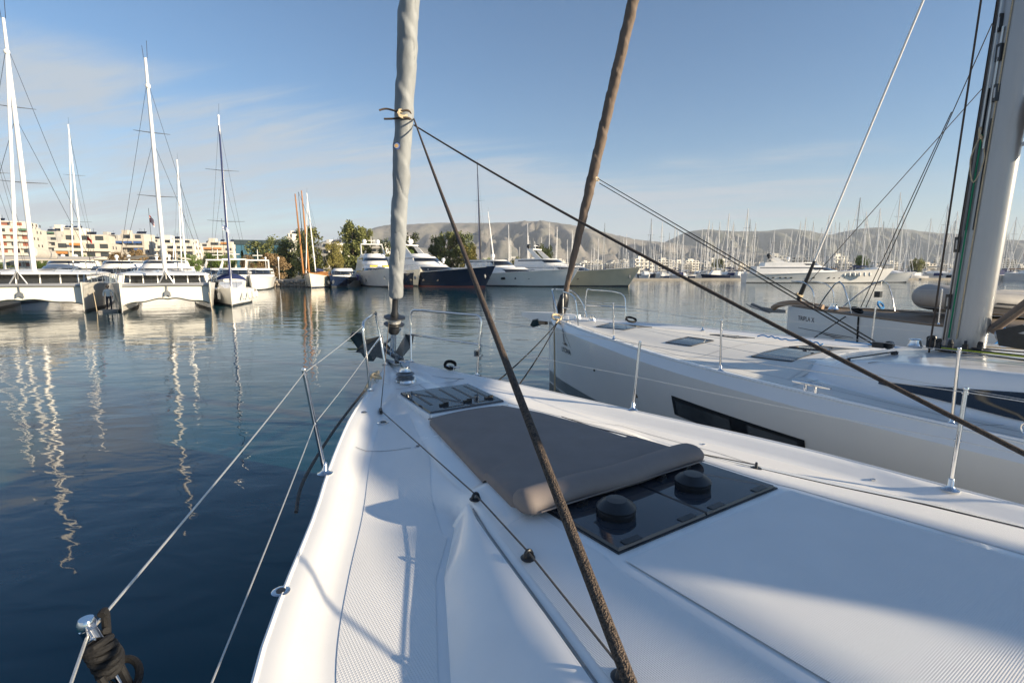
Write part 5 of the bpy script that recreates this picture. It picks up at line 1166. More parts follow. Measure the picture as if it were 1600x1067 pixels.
# wooden ketch with varnished masts
pk_ = at(478,424,Y=86); kt = empty('wooden_ketch',(pk_.x+1.2,85,0),PI+.12,'white classic wooden ketch with orange varnished masts moored by the stone quay','ketch')
h, bt, dk = lofted_hull(13, 5.0, 1.5, 2.5, flare=1.15, fine=.42, rake=1.0, transom=.7, n=20, dw=.2)
o = h.build('hull', GELC, kt, smooth=40, fix=True); bt.build('waterline_stripe', NAVY, o); dk.build('deck', TEAK, kt)
k = MB()
for sg in (-1,1): k.tube([(sg*(2.5*((1-(1-min(1,t/.55))**(1/.42)) if t<.55 else 1-.3*((t-.55)/.45)**1.5)+.03), -13*t+1.0*(1-t)**3, 1.5+1.0*(1-t)**2+.02) for t in [.01+.06*i for i in range(17)]],.09,6)
k.build('wooden_cap_rail', WOOD, kt)
k = MB(); k.box(-1.0,1.0,-10,-7,1.7,2.7); k.build('deckhouse', WOOD, kt)
k = MB(); k.tube([(0,0,2.4),(0,2.8,3.1)],[.12,.07],8); k.build('bowsprit', WOOD, kt)
for u0,v0,u1,v1 in ((461,303,474,424),(471,298,483,424)):
    a = at(u0,v0,Y=91); b = at(u1,v1,Y=91); inv = kt.matrix_basis.inverted() if False else Matrix.Rotation(-(PI+.12),4,'Z') @ Matrix.Translation((-kt.location.x,-kt.location.y,0))
    spar(kt, inv@Vector((b.x,b.y,2.0)), inv@a, .17, .10, WOOD)
k = MB(); k.tube([(0,-4.3,3.0),(0,-8,2.9)],[.3,.2],8); k.build('furled_sail', CANVB, kt)
for pf_,q_ in (((0,2.7,3.1),.97),((2.3,-5.5,1.9),.9),((-2.3,-5.5,1.9),.9)):
    a = at(466,300,Y=91); k = MB(); k.tube([pf_, inv@a],.03,4); k.build('shroud', BLK, kt)
# pale mast beside the ketch, dark mast behind the navy yacht, and a leaning pale one
for (ut,vt,ub,Y,m_,r_,lab) in ((475,300,491,92,GELB,.12,'white sailing yacht with a leaning white mast beside the wooden ketch'),(745,254,752,104,BLK,.13,'sailing yacht with a tall black mast behind the navy-hulled motor yacht'),(762,330,775,106,GELB,.11,'sailing yacht with a leaning pale mast right of the tall black mast')):
    p = at(ub,424,Y=Y); t_ = at(ut,vt,Y=Y); c = yacht('sailing_yacht',lab,p.x,Y-4,12,3.8,t_.z,rz=PI,lean=-(t_.x-p.x),mast_m=m_,r=r_,spr=(m_ is BLK),sail=CANVB if m_ is BLK else CANVW)
HAZE = 0.000085
# ================================================================== SHORE
STONE = mat('quay_stone', (.36,.31,.25), .85, var=.3, vscale=1.2, bump=.05, bscale=2.5)
CONC = mat('concrete', (.30,.28,.25), .85, var=.25, vscale=.6, bump=.02, bscale=3)
LAND = mat('ground_earth', (.16,.14,.10), .95, var=.3, vscale=.03)
def struct(mb, name, m_, **k): return tag(mb.build(name, m_, **k), kind='structure')
# land sheet west and north of the basin
k = MB(); P=[(-900,120),(-60,112),(-40,101),(8,108),(30,330),(900,380),(3000,500),(8000,700),(8000,8600),(-8000,8600),(-8000,200)]
k.prism([(x,y,-.5) for x,y in P],(0,0,1.5)); struct(k,'ground',LAND)
# quay with rock edge (left of the ketch) and behind the left-hand boats
q = at(395,440,Y=92); 
k = MB(); k.prism([(-60,60,-.4),(-44,62,-.4),(-43.5,93,-.4),(-30,93,-.4),(-30,113,-.4),(-140,121,-.4),(-140,60,-.4)],(0,0,1.45)); struct(k,'quay',CONC)
me_rock = []
rnd = random.Random(5)
for j in range(5):
    m = MB(); r_ = [(math.sin(a)*math.cos(b)*(1+rnd.uniform(-.25,.25)), math.sin(a)*math.sin(b)*(1+rnd.uniform(-.25,.25)), math.cos(a)*(1+rnd.uniform(-.2,.2))) for a in (.5,1.2,1.9,2.6) for b in [i*PI/3 for i in range(6)]]
    m.v = r_; m.f = [(i*6+a, i*6+(a+1)%6, (i+1)*6+(a+1)%6, (i+1)*6+a) for i in range(3) for a in range(6)]+[tuple(range(6))[::-1],tuple(range(18,24))]; m.m=[0]*len(m.f)
    me_rock.append(m.mesh('quay_rock',STONE))
qr = empty('quay_wall',(-38,93,0),0,'low stone quay wall left of the wooden ketch','quay wall')
for i in range(46):
    x = -6.3+13.0*(i%23)/22; z = .25+.55*(i//23)
    inst('stone', me_rock[i%5], qr, (x+rnd.uniform(-.1,.1)+(.3 if i//23 else 0),-.25+rnd.uniform(-.1,.1),z),(rnd.uniform(0,3),rnd.uniform(0,3),rnd.uniform(0,3)),(.42,.3,.33))
k = MB(); k.box(-6.6,7.5,-.3,4,1.0,1.2); k.build('coping', CONC, qr)
# ------------------------------------------------------------------ trees
def leafmat(name, c, c2): return mat(name, tuple(min(.3,x*1.5) for x in c), .7, var=.5, vscale=.35, var2=tuple(x*1.5 for x in c2), detail=6)
LF = [leafmat('foliage_olive',(.165,.165,.055),(.07,.085,.025)), leafmat('foliage_green',(.10,.145,.030),(.045,.075,.018)), leafmat('foliage_brown',(.21,.135,.065),(.11,.075,.035)), leafmat('foliage_pine',(.085,.10,.035),(.035,.05,.018)), leafmat('foliage_yellow',(.22,.18,.055),(.12,.105,.03))]
BARK = mat('bark', (.12,.09,.065), .9, var=.3, vscale=4)
def crown_mesh(seed, kind, mi):
    rnd = random.Random(seed); k = MB(); cl = []
    if kind == 'tall':    # eucalyptus like: several irregular upright masses
        for i in range(44): z = rnd.uniform(.12,1); w_ = .30*(1-.55*abs(z-.5)*1.2)*rnd.uniform(.4,1.15); a = rnd.uniform(0,2*PI); cl.append((w_*math.cos(a),w_*math.sin(a),z*.95,rnd.uniform(.07,.13)))
    elif kind == 'round':
        for i in range(44): a = rnd.uniform(0,2*PI); z = rnd.uniform(.08,.9); w_ = .47*math.sqrt(max(.05,1-((z-.42)/.52)**2))*rnd.uniform(.35,1); cl.append((w_*math.cos(a),w_*math.sin(a),z,rnd.uniform(.09,.15)))
    else:                 # cypress / narrow
        for i in range(26): z = i/26; a = rnd.uniform(0,2*PI); w_=.10*(1-z)*rnd.uniform(.3,1); cl.append((w_*math.cos(a),w_*math.sin(a),.05+z*.92,.05+.06*(1-z)))
    for (cx,cy,cz,cr) in cl:
        for j in range(130):
            d = Vector((rnd.gauss(0,1),rnd.gauss(0,1),rnd.gauss(0,.85))).normalized()*cr*rnd.uniform(.45,1.12)
            p = Vector((cx,cy,cz))+d; s_ = rnd.uniform(.014,.030)
            u = Vector((rnd.gauss(0,1),rnd.gauss(0,1),rnd.gauss(0,1))).normalized(); v = u.orthogonal().normalized()
            k.add([p-u*s_, p+v*s_*.7, p+u*s_, p-v*s_*.7],[(0,1,2,3)])
    return k.mesh('crown', LF[mi])
def trunk_mesh(seed):
    rnd = random.Random(seed); k = MB(); k.tube([(0,0,-.02),(.01,.005,.25),(-.01,.01,.55),(.01,0,.8)],[.030,.022,.014,.005],7)
    for i in range(7):
        a = rnd.uniform(0,2*PI); z = .2+.07*i; k.tube([(0,0,z),(.12*math.cos(a),.12*math.sin(a),z+.14),(.22*math.cos(a),.22*math.sin(a),z+.24)],[.012,.007,.002],5)
    return k.mesh('trunk', BARK)
TM = [trunk_mesh(i) for i in range(3)]; CM = {}
def tree(label, u, vt, Y, wpx, kind, mi, seed, zb=1.0, group=None):
    key = (kind, mi, seed % 2)
    if key not in CM: CM[key] = crown_mesh(seed % 2*17+mi*3+len(kind), kind, mi)
    p = at(u,424,Y=Y); h = HC+(424-vt)/FPX*Y*.99-zb; w_ = wpx/FPX*Y/(.95 if kind=='round' else .66 if kind=='tall' else .26)
    t = empty('tree',(p.x,Y,zb),seed*1.7,label,'tree',group); t.scale=(w_,w_,h)
    inst('trunk',TM[seed%3],t); inst('crown',CM[key],t)
T = [
 ('broad olive-green tree below the glass block, left of the ketch masts',425,368,120,66,'round',0,1),
 ('low brown-leaved round tree behind the stone quay',428,396,104,48,'round',2,2),
 ('tall olive-green tree directly behind the wooden ketch masts',484,352,118,44,'tall',0,3),
 ('dark green tree between the ketch and the low brown tree',450,372,122,34,'tall',3,4),
 ('tallest eucalyptus tree above the wheel-arch motor yacht',553,344,125,44,'tall',0,5),
 ('narrow eucalyptus just right of the tallest one',574,356,126,24,'tall',0,6),
 ('yellow-green bushy tree above the small navy motorboat',524,380,112,30,'tall',4,7),
 ('bushy green tree just left of the grey furled headsail',603,374,124,26,'tall',3,8),
 ('bright green round tree right of the furled headsail',632,384,118,36,'round',1,9),
 ('dark tree rising above the bright green one beside the furled headsail',640,364,134,34,'tall',3,10),
 ('dark eucalyptus left of the navy yacht satellite domes mast',684,370,132,26,'tall',3,11),
 ('large dark green tree above the navy-hulled yacht',704,362,130,36,'tall',0,12),
 ('dark green tree left of the tall black mast',727,366,128,30,'tall',3,13),
 ('yellowish willow-like tree by the tall black mast',733,382,118,26,'tall',4,14),
 ('low green shrub-like tree right of the tall black mast',762,402,122,26,'round',1,15),
 ('lone green tree behind the silver-grey motor yacht',851,378,150,32,'round',3,16),
 ('small olive tree behind the long white motor yacht',810,400,150,26,'round',0,17),
 ('green tree at the foot of the red-shuttered apartment block',70,402,98,40,'round',1,18),
 ('round green tree left of the terraced apartment block',101,402,88,34,'round',1,19),
 ('dense green tree in front of the terraced apartment block',137,397,92,28,'round',1,20),
 ('brown-leaved tree left of the second catamaran mast',190,394,100,42,'round',2,21),
 ('brown-leaved tree behind the blue-awning building',216,390,104,36,'round',2,22),
 ('brown-leaved tree right of the second catamaran mast',262,392,104,36,'round',2,23),
 ('green pine tree left of the thin white mast',296,396,108,36,'round',1,24),
 ('green pine tree right of the thin white mast',330,392,112,36,'round',1,25),
 ('green pine tree beside the navy-hooded yacht mast',355,396,114,30,'round',1,26),
 ('brown tree between the navy-hooded mast and the broad olive tree',388,398,112,24,'round',2,27),
 ('dark tree at the left edge behind the awning',8,410,95,44,'round',3,28),
 ('dark cypress below the glass block',380,391,118,7,'cyp',3,29),
 ('green tree beyond the long superyacht stern deck',1345,398,210,26,'round',1,30),
 ('round olive tree beyond the power catamaran',1432,402,230,22,'round',0,31),
 ('small tree among the masts right of the champagne yacht',1120,404,240,24,'round',0,32),
]
for t in T: tree(*t)
# ------------------------------------------------------------------ apartment blocks
PL = [mat('plaster_cream',(.62,.585,.52),.8,var=.1,vscale=.3), mat('plaster_white',(.66,.64,.59),.8,var=.08,vscale=.3), mat('plaster_sand',(.55,.505,.44),.8,var=.12,vscale=.3), mat('plaster_grey',(.42,.41,.39),.8,var=.1,vscale=.3)]
SHUT = mat('red_brown_shutter',(.30,.11,.07),.6,var=.1); WIN = mat('window_dark',(.05,.055,.06),.15,coat=.5,var=.4,vscale=.5); AWB = mat('blue_awning',(.06,.13,.33),.8); AWO = mat('orange_awning',(.45,.20,.06),.8); AWG = mat('green_awning',(.08,.17,.11),.8); RAILM = mat('balcony_front',(.60,.56,.48),.7,var=.12,vscale=.4); RAILG = mat('balcony_glass',(.25,.30,.31),.2); SOLAR = mat('roof_solar_panel',(.03,.04,.07),.2)
_mc = {}
def cbox(key, dims, m_, name):
    kk = (name,)+tuple(round(d,2) for d in dims)+(m_.name,)
    if kk not in _mc: k = MB(); k.box(*dims); _mc[kk] = k.mesh(name, m_)
    return _mc[kk]
def apartment(label, u0, u1, vt, Y_, floors, wallm, awn=None, shut=None, rail=RAILM, rz=.25, depth=14, setback=0, seed=0, vb=414, cat='apartment block'):
    rnd = random.Random(seed); Y = Y_*1.45; p0, p1 = at(u0,424,Y=Y), at(u1,424,Y=Y); z1 = HC+(424-vt)/FPX*Y; z0 = 1.0; w_ = (p1.x-p0.x); fh = 3.0
    floors = max(2,int((z1-z0)/2.7)); fh = (z1-z0)/floors
    b = empty('apartment_block',((p0.x+p1.x)/2,Y,z0),rz,label,cat); hw = w_/2*.98
    k = MB(); k.box(-hw,hw,0,depth,0,fh*(floors-(1 if setback else 0)))
    if setback: k.box(-hw*.8,hw*.8,2.5,depth-2,fh*(floors-1),fh*floors)
    k.build('wall', wallm, b)
    n = max(2,int(w_/3.6)); bw = 2*hw/n
    for f in range(floors):
        ht = hw*.8 if (setback and f==floors-1) else hw; yo = 2.5 if (setback and f==floors-1) else 0
        zf_ = f*fh
        if f:
            inst('balcony', cbox('b',(-ht,ht,-1.5,0,-.12,.06),wallm,'balcony'), b, (0,yo,zf_))
            inst('railing', cbox('r',(-ht,ht,-1.52,-1.46,.06,.95),rail,'railing'), b, (0,yo,zf_))
        m_n = max(1,int(2*ht/bw+.01))
        for i in range(m_n):
            x = -ht+ (i+.5)*2*ht/m_n
            m_ = SHUT if (shut and rnd.random()<.6) else WIN
            inst('window', cbox('w',(-bw*.30,bw*.30,-.08,.02,.5,fh-.45),m_,'window'), b, (x,yo,zf_))
            if f and i and rnd.random()<.5: inst('partition', cbox('p',(-.08,.08,-1.5,0,.06,fh-.12),wallm,'partition'), b, (x-ht/m_n,yo,zf_))
            if awn and f and rnd.random()<awn[1]:
                m2 = awn[0]; inst('awning', cbox('a',(-bw*.42,bw*.42,-1.56,-1.50,fh-1.25,fh-.35),m2,'awning'), b, (x,yo,zf_))
        # side wall windows
        for yy in (3,7,11):
            if yy < depth-1 and rnd.random()<.5: inst('window', cbox('s',(-.03,.06,-.6,.6,.9,2.1),WIN,'window'), b, (hw,yy,zf_))
    k = MB(); k.box(-hw*.75,-hw*.35,3,7,fh*floors-.1,fh*floors+1.7); k.build('stair_head', wallm, b)
    for i in range(rnd.randint(2,4)):
        x = rnd.uniform(-hw*.2,hw*.7); k = MB(); k.prism([(x,3,fh*floors+.1),(x+1.8,3,fh*floors+.1),(x+1.8,4,fh*floors+1.2),(x,4,fh*floors+1.2)],(0,.08,0)); k.build('solar_panel', SOLAR, b)
        k = MB(); k.tube([(x+.9,4.1,fh*floors),(x+.9,4.1,fh*floors+2.6)],.04,4); k.build('aerial', BLK, b)
    return b
apartment('tall cream apartment block with red-brown shutters at the left edge',-40,44,346,150,8,PL[0],awn=(AWG,.08),shut=True,rail=mat('balcony_front_cream',(.62,.58,.50),.7),rz=.45,depth=18,setback=1,seed=1)
apartment('cream apartment block stepping down behind the twin masts',46,92,362,185,5,PL[3],awn=(AWG,.35),rz=.3,seed=2,setback=1)
apartment('white terraced apartment block with rooftop water heaters',84,132,357,205,6,PL[1],rz=.2,seed=3,setback=1)
apartment('apartment block with a blank pale end wall and deep balconies',100,170,367,138,5,PL[2],awn=(AWO,.12),rz=.42,depth=16,seed=4,setback=1)
apartment('grey apartment block behind the dark stay of the second catamaran',160,188,368,190,4,PL[3],rz=.2,seed=5)
apartment('apartment block with bright blue awnings',186,228,366,160,5,PL[2],awn=(AWB,.6),rz=.15,seed=6,setback=1)
apartment('pale apartment block left of the second catamaran mast',224,252,374,180,4,PL[0],rz=.2,seed=7)
apartment('bright white apartment block right of the second catamaran mast',250,304,374,160,4,PL[1],rz=.25,seed=8,depth=12,setback=1)
apartment('white apartment block behind the thin white mast',296,330,380,185,4,PL[1],rz=.2,seed=9,setback=1)
apartment('low cream apartment block with orange awnings by the navy furled mast',322,366,378,175,4,PL[0],awn=(AWO,.3),rz=.2,seed=10,setback=1)
apartment('small apartment block between the ketch and the tallest eucalyptus',504,530,380,170,4,PL[1],rz=-.1,seed=11)
apartment('white apartment block right of the tallest eucalyptus',578,604,380,180,4,PL[1],rz=-.1,seed=12)
apartment('narrow white tower house above the olive tree',452,460,366,190,5,PL[1],rz=0,seed=13,depth=6)
# blue glass office block
pg = (at(374,424,Y=170), at(440,424,Y=170)); gw = (pg[1].x-pg[0].x)/2; gb = empty('glass_building',((pg[0].x+pg[1].x)/2,170,1.0),.25,'blue glass office block rising behind the broad olive-green tree','office building')
GL = mat('blue_curtain_wall',(.06,.17,.25),.12,coat=.6,var=.25,vscale=.12); GLD = mat('dark_roof_screen',(.05,.075,.085),.4)
k = MB(); k.box(-gw,gw,0,16,0,10.5); k.build('core', GLD, gb); k = MB(); k.box(-gw-.3,gw+.3,-.4,16.3,10.5,12.0); k.build('roof_screen', GLD, gb)
for i in range(8):
    for j in range(3):
        inst('glass_panel', cbox('g',(.05,gw/4-.05,-.1,0,.06,3.4),GL,'glass_panel'), gb, (-gw+i*gw/4,0,j*3.5))
# ------------------------------------------------------------------ distant town
def house_mesh(seed, m_):
    rnd = random.Random(seed); k = MB(); w_, d, fl = rnd.uniform(5,9), 8, rnd.choice((3,4,5)); h_ = fl*3.0
    k.box(-w_,w_,0,d,0,h_); k.box(-w_*.5,w_*.2,2,6,h_,h_+2.2)
    for f in range(1,fl): k.box(-w_,w_,-1.3,0,f*3-.12,f*3+.85)
    k.mi = 1
    for f in range(fl):
        n = 4
        for i in range(n): x = -w_+(i+.5)*2*w_/n; k.box(x-w_/n*.6,x+w_/n*.6,-.06,.02,f*3+.95,f*3+2.5)
    return k.mesh('apartment_block',[m_,WIN])
HM = [house_mesh(i, PL[(1,1,0,1,3,1)[i%6]]) for i in range(8)]
rnd = random.Random(31); nH = 0
def hill_z(x, y): return 1.0
for (ua,ub,n,Ya,Yb) in ((740,1040,84,480,1250),(1000,1640,170,480,1300),(560,760,20,420,800)):
    for i in range(n):
        u = ua+(ub-ua)*(i+rnd.random())/n; Y = Ya+(Yb-Ya)*rnd.random()**.8; p = at(u,424,Y=Y)
        o = bpy.data.objects.new('apartment_block', HM[rnd.randrange(8)]); s_ = rnd.uniform(.6,1.15); o.scale=(s_*1.1,s_,s_*1.0)
        o.location=(p.x,Y,1.0+max(0,(Y-520))*.018); o.rotation_euler=(0,0,rnd.uniform(-.5,.5)); C.objects.link(o)
        tag(o,'pale block of the distant town below the hills behind the marina masts','distant building','distant town buildings'); nH += 1
k = MB(); k.prism([(-200,500,.9),(3500,560,.9),(4200,1500,.9),(-500,1500,.9)],(0,0,.15))
# sloping ground under the town
k = MB(); k.quad((-260,520,1.02),(3600,520,1.02),(5600,2600,38),(-1200,2600,38)); struct(k,'terrain',LAND)
# ------------------------------------------------------------------ hills
def hillmat(name, a, b, g):
    m = mat(name, a, .95, var=.5, vscale=.0075, var2=b, detail=10, bump=10.0, bscale=.02); return m
H1 = hillmat('rocky_hillside',(.235,.21,.19),(.10,.105,.09),0); H2 = hillmat('scrubby_hillside',(.14,.135,.115),(.075,.085,.06),0)
from mathutils import noise as mno
def ridge(name, prof, Y, m_, depth=1500, seed=0, nx=520, ny=72, amp=1.0):
    us = [p[0] for p in prof]; k = MB(); secs = []
    for j in range(ny+1):
        row = []; q = j/ny
        for i in range(nx+1):
            u = us[0]+(us[-1]-us[0])*i/nx; x = (u-CX)/FPX*Y; top_ = HC+(424-spline(prof,u))/FPX*Y*.90
            y = Y-depth+ (depth*1.0)*q if q<=.75 else Y-depth*.25+depth*.8*(q-.75)/.25
            f = sm(q/.75)**.9 if q <= .75 else 1-.9*sm((q-.75)/.25)
            xs_ = x*(1 if q>.7 else 1)
            n1_ = mno.fractal(Vector((x/420+seed,y/600,seed)),.8,2.1,7); n2_ = abs(mno.fractal(Vector((x/120+seed,y/400,seed+5)),.8,2.0,6))
            gully = 1-math.exp(-((abs(mno.noise(Vector((x/150+.7*mno.noise(Vector((x/140,y/250,seed))),y/1100,seed+9)))))/.20)**1.2)
            side = 1-max(0,min(1,abs(q-.75)/.75))
            z = top_*f*(1-.48*(1-gully)*sm(3*(1-f))*amp*(1 if q<.75 else 0)) + (n1_*80-n2_*60 + 70*(mno.ridged_multi_fractal(Vector((x/190+seed,y/420,seed+3)),.85,2.2,7,1.0,2.0)-1.1) - 26*abs(mno.noise(Vector((x/70,y/160,seed)))))*amp*.62*(4*f*(1-f))**.7
            row.append((x*(y/Y) if False else x, y, max(-2,z)))
        secs.append(row)
    k.loft(secs); o = k.build(name, m_, smooth='all'); return tag(o, kind='structure')
ridge('hills',[(-900,418),(-200,412),(300,404),(480,392),(560,378),(600,366),(640,355),(680,354),(720,352),(760,352),(800,351),(830,351),(860,353),(890,357),(920,366),(960,375),(1010,381),(1080,392),(1180,402),(1400,412),(1700,420)], 4300, H1, depth=1900, seed=2)
ridge('hills',[(700,414),(880,398),(980,388),(1010,380),(1030,371),(1050,362),(1070,360),(1100,363),(1150,362),(1180,359),(1210,363),(1245,369),(1270,361),(1300,357),(1330,359),(1380,365),(1430,370),(1480,376),(1540,379),(1600,380),(1760,372),(2000,384),(2500,402)], 5600, H2, depth=2000, seed=7)
# ------------------------------------------------------------------ pier and marina
k = MB(); pA_, pB_ = at(985,424,Y=158), at(1640,424,Y=170)
k.prism([(pA_.x,158,.0),(pB_.x,172,.0),(pB_.x,178,.0),(pA_.x,164,.0)],(0,0,.62)); pr = struct(k,'pier',CONC)
k = MB()
# moored yachts by the hundred: a few prototypes, each copied with its parts
def proto(i):
    rnd = random.Random(100+i); L_, B = rnd.uniform(11,14), rnd.uniform(3.5,4.2)
    c = empty('marina_yacht',(0,0,-60)); h,bt,dk = lofted_hull(L_,B,1.2,1.5,flare=1.25,fine=.6,rake=.4,transom=.8,n=8)
    h.build('hull', (GELB,GELB,NAVY,GELB,GELB)[i%5], c, smooth=40, fix=True); dk.build('deck', GELB, c)
    k = MB(); k.loft([[(-w_,y,1.2),(-w_*.8,y,z_),(w_*.8,y,z_),(w_,y,1.2)] for y,w_,z_ in ((-L_*.25,B*.16,1.4),(-L_*.38,B*.28,1.8),(-L_*.66,B*.30,1.9))],cap0=True,cap1=True); k.build('coachroof', GELB, c)
    k = MB(); k.loft([[(B*.34*math.cos(a),y,1.9+(.5)*math.sin(a)) for a in [PI*j/6 for j in range(7)]] for y in (-L_*.66,-L_*.80)]); k.build('spray_hood', (CANVB,CANVW,CANV,BLK,CANVB)[i%5], c)
    H_ = 17.0; sp_m = (GELB,GELB,ALU,GELB,GELB)[i%5]
    spar(c,(0,-L_*.40,1.6),(0,-L_*.42,H_),.135,.09,sp_m,n=6)
    for f in (.40,.70):
        k = MB(); k.tube([(-1.0,-L_*.42,1.6+f*(H_-1.6)),(1.0,-L_*.42,1.6+f*(H_-1.6))],.03,4); k.build('spreader', GALV, c)
    k = MB(); k.tube([(0,-L_*.41,2.8),(0,-L_*.78,2.7)],.20,6); k.build('boom_and_sail_cover', (CANVB,CANVW,CANVB,CANV,GELB)[i%5], c)
    k = MB(); k.tube([(0,-.3,1.7),(0,-L_*.41,H_*.95)],.055,5); k.build('furled_jib', GELB, c)
    k = MB()
    for sg in (-1,1): k.tube([(sg*B*.45,-L_*.42,1.3),(0,-L_*.42,H_*.95)],.012,3,cap=False)
    k.tube([(0,-L_*.97,1.3),(0,-L_*.42,H_)],.012,3,cap=False); k.build('stay', BLK, c)
    return c
PR = [proto(i) for i in range(5)]
LABS = ['white sailing yacht in the marina forest of masts with blue canvas','white sailing yacht in the marina forest of masts with pale canvas','navy-hulled sailing yacht in the marina forest of masts','white sailing yacht in the marina forest of masts with tan canvas','white sailing yacht in the marina forest of masts with a white sail cover']
rnd = random.Random(77)
used = [False]*5
NAMED = {1024:'sailing yacht whose tall white mast rises just right of the champagne-hulled motor yacht',1149:'sailing yacht whose white mast is the tallest left of the long superyacht',1311:'sailing yacht whose white mast is the tallest above the middle of the long superyacht',1389:'sailing yacht with a bright white mast above the bow of the long superyacht',1424:'sailing yacht with the tallest white mast left of the thick silver mast',1493:'sailing yacht whose white mast stands just left of the thick silver mast',1572:'sailing yacht whose white mast stands just right of the thick silver mast'}
def place(u, vt, Y, rz=None, i=None):
    i = rnd.randrange(5) if i is None else i; c = PR[i] if not used[i] else copy_tree(PR[i]); used[i]=True
    p = at(u,424,Y=Y); H_ = HC+(424-vt)/FPX*Y; s_ = max(.75,min(1.45,H_/17))
    c.location=(p.x,Y,0); c.rotation_euler=(0,rnd.uniform(-.012,.012),rz if rz is not None else (PI+rnd.uniform(-.12,.12) if rnd.random()<.5 else rnd.uniform(-.12,.12)))
    c.scale=(s_,s_,H_/17)
    tag(c, NAMED.get(u, LABS[i]), 'sailing yacht', 'sailing yachts moored in the marina, '+('blue canvas','pale canvas','navy hulls','tan canvas','white sail covers')[i])
# prominent masts first (column, row of masthead, distance)
for (u,v,Y) in ((1024,341,190),(1120,339,200),(1149,333,190),(1159,347,230),(1166,352,215),(965,370,220),(935,372,210),(890,364,210),(1056,366,230),(1094,366,240),(1139,368,240),(1230,350,205),(1237,345,210),(1268,342,200),(1278,345,240),(1197,362,220),(1250,362,235),(1311,317,185),(1329,345,200),(1340,343,215),(1355,350,225),(1368,330,190),(1389,325,185),(1400,370,240),(1424,300,170),(1429,330,200),(1440,356,210),(1457,351,200),(1463,349,215),(1470,340,220),(1493,318,180),(1572,300,165),(1583,333,190),(1590,352,210),(1548,345,200),(1175,366,250),(1211,368,250),(1300,366,240),(825,378,230),(832,374,250),(797,372,260),(1000,378,250),(1040,382,260),(1080,380,250),(1515,330,200),(1530,350,215)):
    place(u,v,Y)
for j in range(150):
    u = 1010+ (1615-1010)*rnd.random() if j > 22 else 790+260*rnd.random()
    Y = rnd.uniform(185,330); place(u, rnd.uniform(362,396) if rnd.random()<.8 else rnd.uniform(345,365), Y)
# small craft at the pier edge
def small_boat(i):
    c = empty('small_motorboat',(0,0,-60)); h,bt,dk = lofted_hull(6.5,2.4,.9,1.2,flare=1.3,fine=.55,rake=.5,transom=.95,n=8)
    h.build('hull',(GELB,NAVY,GELB)[i],c,smooth=40,fix=True); dk.build('deck',GELB,c)
    k = MB(); k.loft([[(-.8,y,.9),(-.65,y,z_),(.65,y,z_),(.8,y,.9)] for y,z_ in ((-1.6,1.1),(-2.4,2.0),(-4.4,2.1))],cap0=True,cap1=True); k.build('cabin',(GELB,GELB,CANVB)[i],c)
    k = MB(); k.tube([(-.9,-4.5,1),(-.8,-4.7,2.5),(.8,-4.7,2.5),(.9,-4.5,1)],.05,5); k.build('roll_bar',STEEL,c); return c
SB = [small_boat(i) for i in range(3)]; ub_ = [False]*3
SL_ = ['small white motorboat moored along the far pier','small navy-hulled motorboat moored along the far pier','small white motorboat with blue canvas moored along the far pier']
for j in range(26):
    i = j%3; c = SB[i] if not ub_[i] else copy_tree(SB[i]); ub_[i]=True; u = 1005+ (1600-1005)*(j+rnd.random()*.7)/26; p = at(u,424,Y=166+rnd.uniform(0,14)); c.location=(p.x,p.y,.75 if False else 0.35)
    c.rotation_euler=(0,0,rnd.choice((PI,PI+.2,0,PI/2))); s_=rnd.uniform(.9,1.4); c.scale=(s_,)*3
    tag(c, SL_[i],'motorboat','small motorboats along the far pier, '+('white','navy','blue canvas')[i])
# bollards / lamp posts on the stone quay
for (u,Y,lab) in ((416,97,'white lamp post on the stone quay left of the low brown tree'),(436,97,'white lamp post on the stone quay left of the ketch')):
    p = at(u,424,Y=Y); c = empty('lamp_post',(p.x,Y,1.0),0,lab,'lamp post'); k = MB(); k.tube([(0,0,0),(0,0,4.0)],.06,7); k.build('post',GELB,c); dome(c,0,0,4.1,.22,ANTEN,'globe')
# long pale awning at the left edge and bimini
p = at(30,410,Y=62); c = empty('awning',(p.x,62,1.0),.3,'long cream awning on posts behind the leftmost catamaran','awning')
k = MB(); k.prism([(-8,-2,3.0),(8,-2,3.0),(8,2,3.5),(-8,2,3.5)],(0,0,.12)); k.build('canopy',CANVW,c)
for x in (-7.5,-3,2,7.5): k = MB(); k.tube([(x,-1.9,0),(x,-1.9,3.05)],.06,5); k.build('post',STEEL,c)
p = at(218,412,Y=55); c = empty('bimini_boat',(p.x,55,0),PI+.3,'cruiser with a tan bimini canopy between the catamarans and the brown trees','motor cruiser')
h,bt,dk = lofted_hull(12,4.2,1.6,2.0); h.build('hull',GELB,c,smooth=40,fix=True); dk.build('deck',GELB,c)
k = MB(); k.loft([[(2.9*math.cos(a)*.98,y,4.15+.42*math.sin(a)) for a in [PI*i/10 for i in range(11)]] for y in (-4,-8)]); k.build('bimini',CANVW,c,smooth=True)
for sx_ in (-2.3,2.3):
    for y in (-4.2,-7.8): k = MB(); k.tube([(sx_,y,1.8),(sx_,y,4.3)],.03,5); k.build('bimini_frame',STEEL,c)
